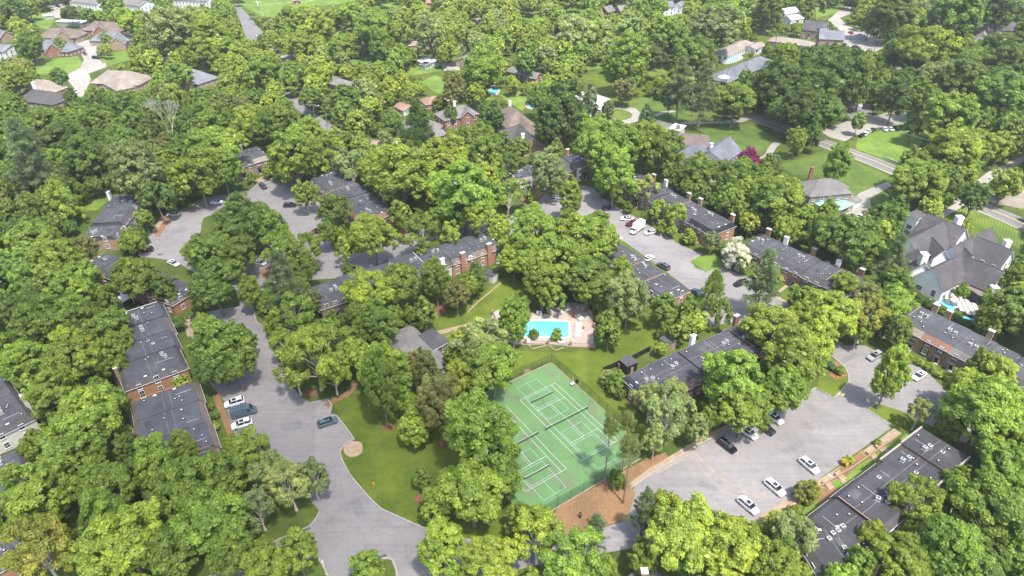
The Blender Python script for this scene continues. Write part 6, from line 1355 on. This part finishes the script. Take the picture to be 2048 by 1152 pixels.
# fillers: woods wherever neither ground nor roofs show
frng = random.Random(11)
bbs = [(min(p[0] for p in P), min(p[1] for p in P), max(p[0] for p in P), max(p[1] for p in P), P) for P in KEEP]
fbb = [(min(p[0] for p in P), min(p[1] for p in P), max(p[0] for p in P), max(p[1] for p in P), P) for P in FOOT]
def hidden_ok(px, py):
    for x0, y0, x1, y1, P in bbs:
        if x0 <= px <= x1 and y0 <= py <= y1 and inpoly(px, py, P): return False
    return True
cell = {}
def near(x, y, d):
    cx, cy = int(x // 12), int(y // 12)
    for i in range(cx - 2, cx + 3):
        for j in range(cy - 2, cy + 3):
            for (a, b, r) in cell.get((i, j), ()):
                if (a - x) ** 2 + (b - y) ** 2 < (d + r) ** 2 * (.36 if y < 260 else .50): return True
    return False
def put(t): cell.setdefault((int(t['x'] // 12), int(t['y'] // 12)), []).append((t['x'], t['y'], t['r']))
for t in TREES: put(t)
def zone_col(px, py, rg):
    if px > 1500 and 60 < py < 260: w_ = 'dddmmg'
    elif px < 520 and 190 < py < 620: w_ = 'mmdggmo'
    elif py < 210: w_ = 'bbybygwbbygw'  # far woods: sunlight put into the colour as brighter leaf tints
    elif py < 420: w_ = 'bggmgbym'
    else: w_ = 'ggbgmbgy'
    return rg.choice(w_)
FILL = []
def place_fill(n, ymin, ymax, y0w, y1w):
    for _ in range(n):
        Y = frng.uniform(y0w, y1w); X = frng.uniform(-.86 * (Y + 60), .86 * (Y + 60)) 
        for r in (frng.uniform(4.8, 7.2), frng.uniform(3.2, 4.4), frng.uniform(2.0, 2.8)):
            h = r * 1.9 + frng.uniform(2, 5) if r > 3 else r * 2.3
            p = proj(X, Y, h * .58)
            if not (-90 < p[0] < 2140 and -70 < p[1] < 1260): break
            if near(X, Y, r): continue
            rp = r / p[2] * F; ok = True
            for k in range(8):
                a = k * .785
                if not hidden_ok(p[0] + rp * .86 * math.cos(a), p[1] + rp * .82 * math.sin(a)): ok = False; break
            if not ok or not hidden_ok(p[0], p[1]): continue
            if any(x0 <= X <= x1 and y0 <= Y <= y1 and inpoly(X, Y, P) for x0, y0, x1, y1, P in fbb): continue
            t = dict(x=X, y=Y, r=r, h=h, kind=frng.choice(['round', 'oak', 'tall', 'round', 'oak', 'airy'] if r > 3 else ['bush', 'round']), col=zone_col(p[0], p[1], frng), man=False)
            FILL.append(t); put(t); break
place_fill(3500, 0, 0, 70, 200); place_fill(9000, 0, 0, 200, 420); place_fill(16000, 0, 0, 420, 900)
ALL = TREES + FILL
for t in ALL:
    p = proj(t['x'], t['y'], t['h'] * .55); t['p'] = p; t['s'] = t['r'] / p[2] * F
bigs = [t for t in ALL if t['kind'] != 'bush']; shrubs = [t for t in ALL if t['kind'] == 'bush']
bigs.sort(key=lambda t: -t['s'] - (1000 if t['man'] and t['s'] > 26 else 0) )
nb_ = 296
ind = bigs[:nb_]; rest = bigs[nb_:]
shrubs.sort(key=lambda t: -t['s']); rest += shrubs[140:]; shrubs = shrubs[:140]
LM_ = [('the swimming pool', 1085, 655), ('the tennis court', 1110, 860), ('the clubhouse', 828, 695), ('the white box truck', 1275, 452), ('the mulch yard', 1190, 1010), ('the blue van', 488, 826), ('the teal SUV', 655, 845),
       ('the near road junction', 720, 1070), ('the left brick row', 300, 690), ('the lower left row', 350, 850), ('the pale rendered townhouses', 25, 830), ('the left parking lot', 355, 480), ('the upper left short row', 220, 435), ('the copper edged row', 715, 400),
       ('the long centre row', 860, 540), ('the white townhouse front', 1045, 380), ('the chimney row', 1400, 430), ('the near central row', 1310, 540), ('the white blossoming tree', 1472, 516), ('the big white house', 1910, 520), ('the green porch house', 1650, 390),
       ('the tiled pool terrace', 1920, 610), ('the copper mansard row', 1930, 680), ('the right planted island', 1672, 755), ('the lower parking lot', 1560, 900), ('the lower right row', 1770, 970), ('the brick retaining wall', 1650, 985), ('the colonial house', 925, 225), ('the slate roofed house', 1425, 300),
       ('the modern white house', 1187, 200), ('the ranch house', 1485, 130), ('the grey manor', 1645, 50), ('the two lane road', 1745, 320), ('the row of road cars', 1785, 258), ('the leaning far road', 505, 50), ('the tan hipped house', 240, 150), ('the blue grey house', 375, 145),
       ('the red gable house', 105, 95), ('the concrete court', 165, 140), ('the sports field', 610, 5), ('the cream townhouse front', 520, 340), ('the brown flat house', 1340, 265), ('the low grey house', 1050, 137), ('the grey cottage', 935, 110), ('the central lawn', 940, 640), ('the near lawn', 790, 940), ('the far gabled house', 1975, 55),
       ('the striped lawn', 1600, 330), ('the left edge lawn', 180, 400), ('the stone house', 1030, 225), ('the hipped brick house', 840, 240), ('the brick end row', 1390, 700), ('the black lone SUV', 1482, 567), ('the left main road', 500, 660), ('the carport', 140, 42)]
def make_labels(L, noun):
    for t in L:
        px, py = t['p'][0], t['p'][1]
        n_, lx, ly = min(LM_, key=lambda q: (q[1] - px) ** 2 + ((q[2] - py) * 1.3) ** 2)
        dx, dy = px - lx, py - ly; t['lm'] = n_; t['ld'] = math.hypot(dx, dy)
        hor = 'right' if dx > 0 else 'left'; ver = 'in front' if dy > 0 else 'behind'
        if abs(dx) > 2.2 * abs(dy): rel = hor + ' of'
        elif abs(dy) > 2.2 * abs(dx): rel = 'in front of' if dy > 0 else 'behind'
        else: rel = ('before and ' if dy > 0 else 'behind and ') + hor + ' of'
        sz = 'large' if t['r'] > 6.8 else 'medium' if t['r'] > 4.2 else 'small'
        shape = {'round': 'rounded tree', 'oak': 'broad lumpy tree', 'tall': 'upright tree', 'airy': 'loose airy tree', 'cone': 'conical tree', 'pine': 'pine tree', 'tallpine': 'tall bare-trunked pine', 'bush': 'bush'}[t['kind']]
        t['lab'] = f"{sz} {CNAME[t['col']]} {shape} {rel} {n_}"
    by = {}
    for t in L: by.setdefault(t['lab'], []).append(t)
    O = ['nearest', 'second', 'third', 'fourth', 'fifth', 'sixth', 'seventh', 'eighth', 'ninth', 'tenth', 'eleventh', 'twelfth']
    for k, g_ in by.items():
        if len(g_) < 2: continue
        g_.sort(key=lambda t: t['ld'])
        for i, t in enumerate(g_): t['lab'] = k + ', ' + O[min(i, 11)]
make_labels(ind, 'tree'); make_labels(shrubs, 'bush')
trng = random.Random(5)
def tint(col, rg):
    c = PAL[col]; k = rg.uniform(.84, 1.2) * 1.1; w_ = rg.uniform(-.08, .08)
    return (c[0] * k * (1 + w_), c[1] * k, c[2] * k * (1 - w_))
def grow(t, name, cat, grp):
    o = empty(name, (t['x'], t['y'], 0), trng.uniform(0, 6.28)); tag(o, t['lab'], cat, grp)
    cm, tm = trng.choice(PROTO[t['kind']]); q_ = trng.uniform(.88, 1.12); s = (t['r'] * q_, t['r'] / q_, t['h'] / (2.2 if t['kind'] != 'bush' else 1.35))
    link('trunk', tm, o, scale=s); link('crown', cm, o, scale=s, color=tint(t['col'], trng))
    return o
for t in ind: grow(t, {'pine': 'pine_tree', 'tallpine': 'pine_tree', 'cone': 'conical_tree'}.get(t['kind'], 'broadleaf_tree'), 'pine tree' if 'pine' in t['kind'] else 'tree', 'pines among the houses' if 'pine' in t['kind'] else 'broadleaf trees among the houses')
for t in shrubs: grow(t, 'garden_shrub', 'bush', 'garden shrubs')
for (px, py, wp, c, lab) in BLOOM:
    z_m = proj(*G(px, py, 3))[2]; r = wp / 2 / F * z_m; h = r * 1.5 + 1; g = G(px, py, h * .5)
    t = dict(x=g[0], y=g[1], r=r, h=h, kind='bush', col='g', lab=lab); o = grow(t, 'flowering_tree', 'flowering tree', 'flowering trees')
    cm = [c_ for c_ in o.children if c_.name.startswith('crown')]
    for c_ in o.children_recursive if hasattr(o, 'children_recursive') else cm:
        if c_.name.startswith('crown'): c_.color = (*c, 1)
# bare dead trees in the upper left woods
def bare(px, py, h, lab, seed):
    rg = random.Random(seed); t = empty('bare_tree', (*G(px, py), 0)); tag(t, lab, 'dead tree', 'bare grey trees')
    mb = MB(); mt = MB()
    def br(p, d, L, r, n):
        q = p + d * L; (mt if n == 6 else mb).cyl(p, q, r, r * .68, M['deadbark'], 6 if n > 3 else 4, False)
        if n == 0: return
        for k in range(2 if n > 4 else 3):
            nd = (d + Vector((rg.uniform(-1, 1), rg.uniform(-1, 1), rg.uniform(-.15, .6))) * (.30 if n > 4 else .5)).normalized()
            br(q, nd, L * rg.uniform(.62, .86), r * .66, n - 1)
    br(Vector((0, 0, 0)), Vector((.03, 0, 1)), h * .3, h * .016, 6)
    mt.build('trunk', t); mb.build('branches', t)
bare(352, 312, 24, 'tall bare grey tree rising from the upper left woods', 3); bare(212, 372, 16, 'smaller leafless grey tree above the short townhouse row', 4)
bare(1385, 235, 15, 'leafless pale conifer among the pines by the striped lawn', 8)

# the far woodland: one mass, instanced
coll = bpy.data.collections.new('woodland_kinds')
for i, kind in enumerate(('round', 'oak', 'tall', 'round', 'airy', 'oak')):
    rng = np.random.default_rng(900 + i); q, v, lob = crown_data(rng, kind, .52, .054)
    me = leaf_mesh('woodland_crown', q, v, M['leaf_i']); tm = trunk_mesh('woodland_trunk', rng, kind, lob[:6], M['bark'])
    off = len(me.vertices); bm_me = bpy.data.meshes.new('woodland_tree')
    import bmesh
    bm = bmesh.new(); bm.from_mesh(me); nf = len(bm.faces); bm.from_mesh(tm); bm.faces.ensure_lookup_table()
    for f in bm.faces[nf:]: f.material_index = 1
    bm.to_mesh(bm_me); bm.free(); bm_me.materials.append(M['leaf_i']); bm_me.materials.append(M['bark'])
    o = bpy.data.objects.new('woodland_kind_%d' % i, bm_me); coll.objects.link(o)
me = bpy.data.meshes.new('distant_woodland'); me.from_pydata([(t['x'], t['y'], 0) for t in rest], [], []); me.update()
def att(n_, ty, vals, field='value'):
    a = me.attributes.new(n_, ty, 'POINT'); a.data.foreach_set(field, vals)
att('scl', 'FLOAT_VECTOR', [c for t in rest for c in (t['r'], t['r'], t['h'] / 2.2)], 'vector')
att('rot', 'FLOAT_VECTOR', [c for t in rest for c in (0, 0, trng.uniform(0, 6.28))], 'vector')
att('idx', 'INT', [trng.randrange(6) for t in rest])
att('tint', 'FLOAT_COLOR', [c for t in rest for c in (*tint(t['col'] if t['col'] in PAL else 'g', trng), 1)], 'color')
wo = link('distant_woodland', me); wo['kind'] = 'stuff'; wo['label'] = 'mass of smaller green trees filling the suburb and the far background'; wo['category'] = 'woodland'
ng = bpy.data.node_groups.new('woodland', 'GeometryNodeTree'); ng.interface.new_socket('Geometry', in_out='INPUT', socket_type='NodeSocketGeometry'); ng.interface.new_socket('Geometry', in_out='OUTPUT', socket_type='NodeSocketGeometry')
gi = ng.nodes.new('NodeGroupInput'); go = ng.nodes.new('NodeGroupOutput'); ip = ng.nodes.new('GeometryNodeInstanceOnPoints'); ci = ng.nodes.new('GeometryNodeCollectionInfo')
ci.inputs['Collection'].default_value = coll; ci.inputs['Separate Children'].default_value = True; ci.inputs['Reset Children'].default_value = True
def na(n_, ty): x = ng.nodes.new('GeometryNodeInputNamedAttribute'); x.data_type = ty; x.inputs['Name'].default_value = n_; return [s for s in x.outputs if s.enabled and s.name == 'Attribute'][0]
ng.links.new(gi.outputs[0], ip.inputs['Points']); ng.links.new(ci.outputs[0], ip.inputs['Instance']); ip.inputs['Pick Instance'].default_value = True
ng.links.new(na('idx', 'INT'), ip.inputs['Instance Index'])
er = ng.nodes.new('FunctionNodeEulerToRotation'); ng.links.new(na('rot', 'FLOAT_VECTOR'), er.inputs[0]); ng.links.new(er.outputs[0], ip.inputs['Rotation'])
ng.links.new(na('scl', 'FLOAT_VECTOR'), ip.inputs['Scale']); ng.links.new(ip.outputs[0], go.inputs[0])
md = wo.modifiers.new('woodland', 'NODES'); md.node_group = ng
print('TREES', len(ind), 'shrubs', len(shrubs), 'rest', len(rest), 'objects', len(bpy.data.objects))
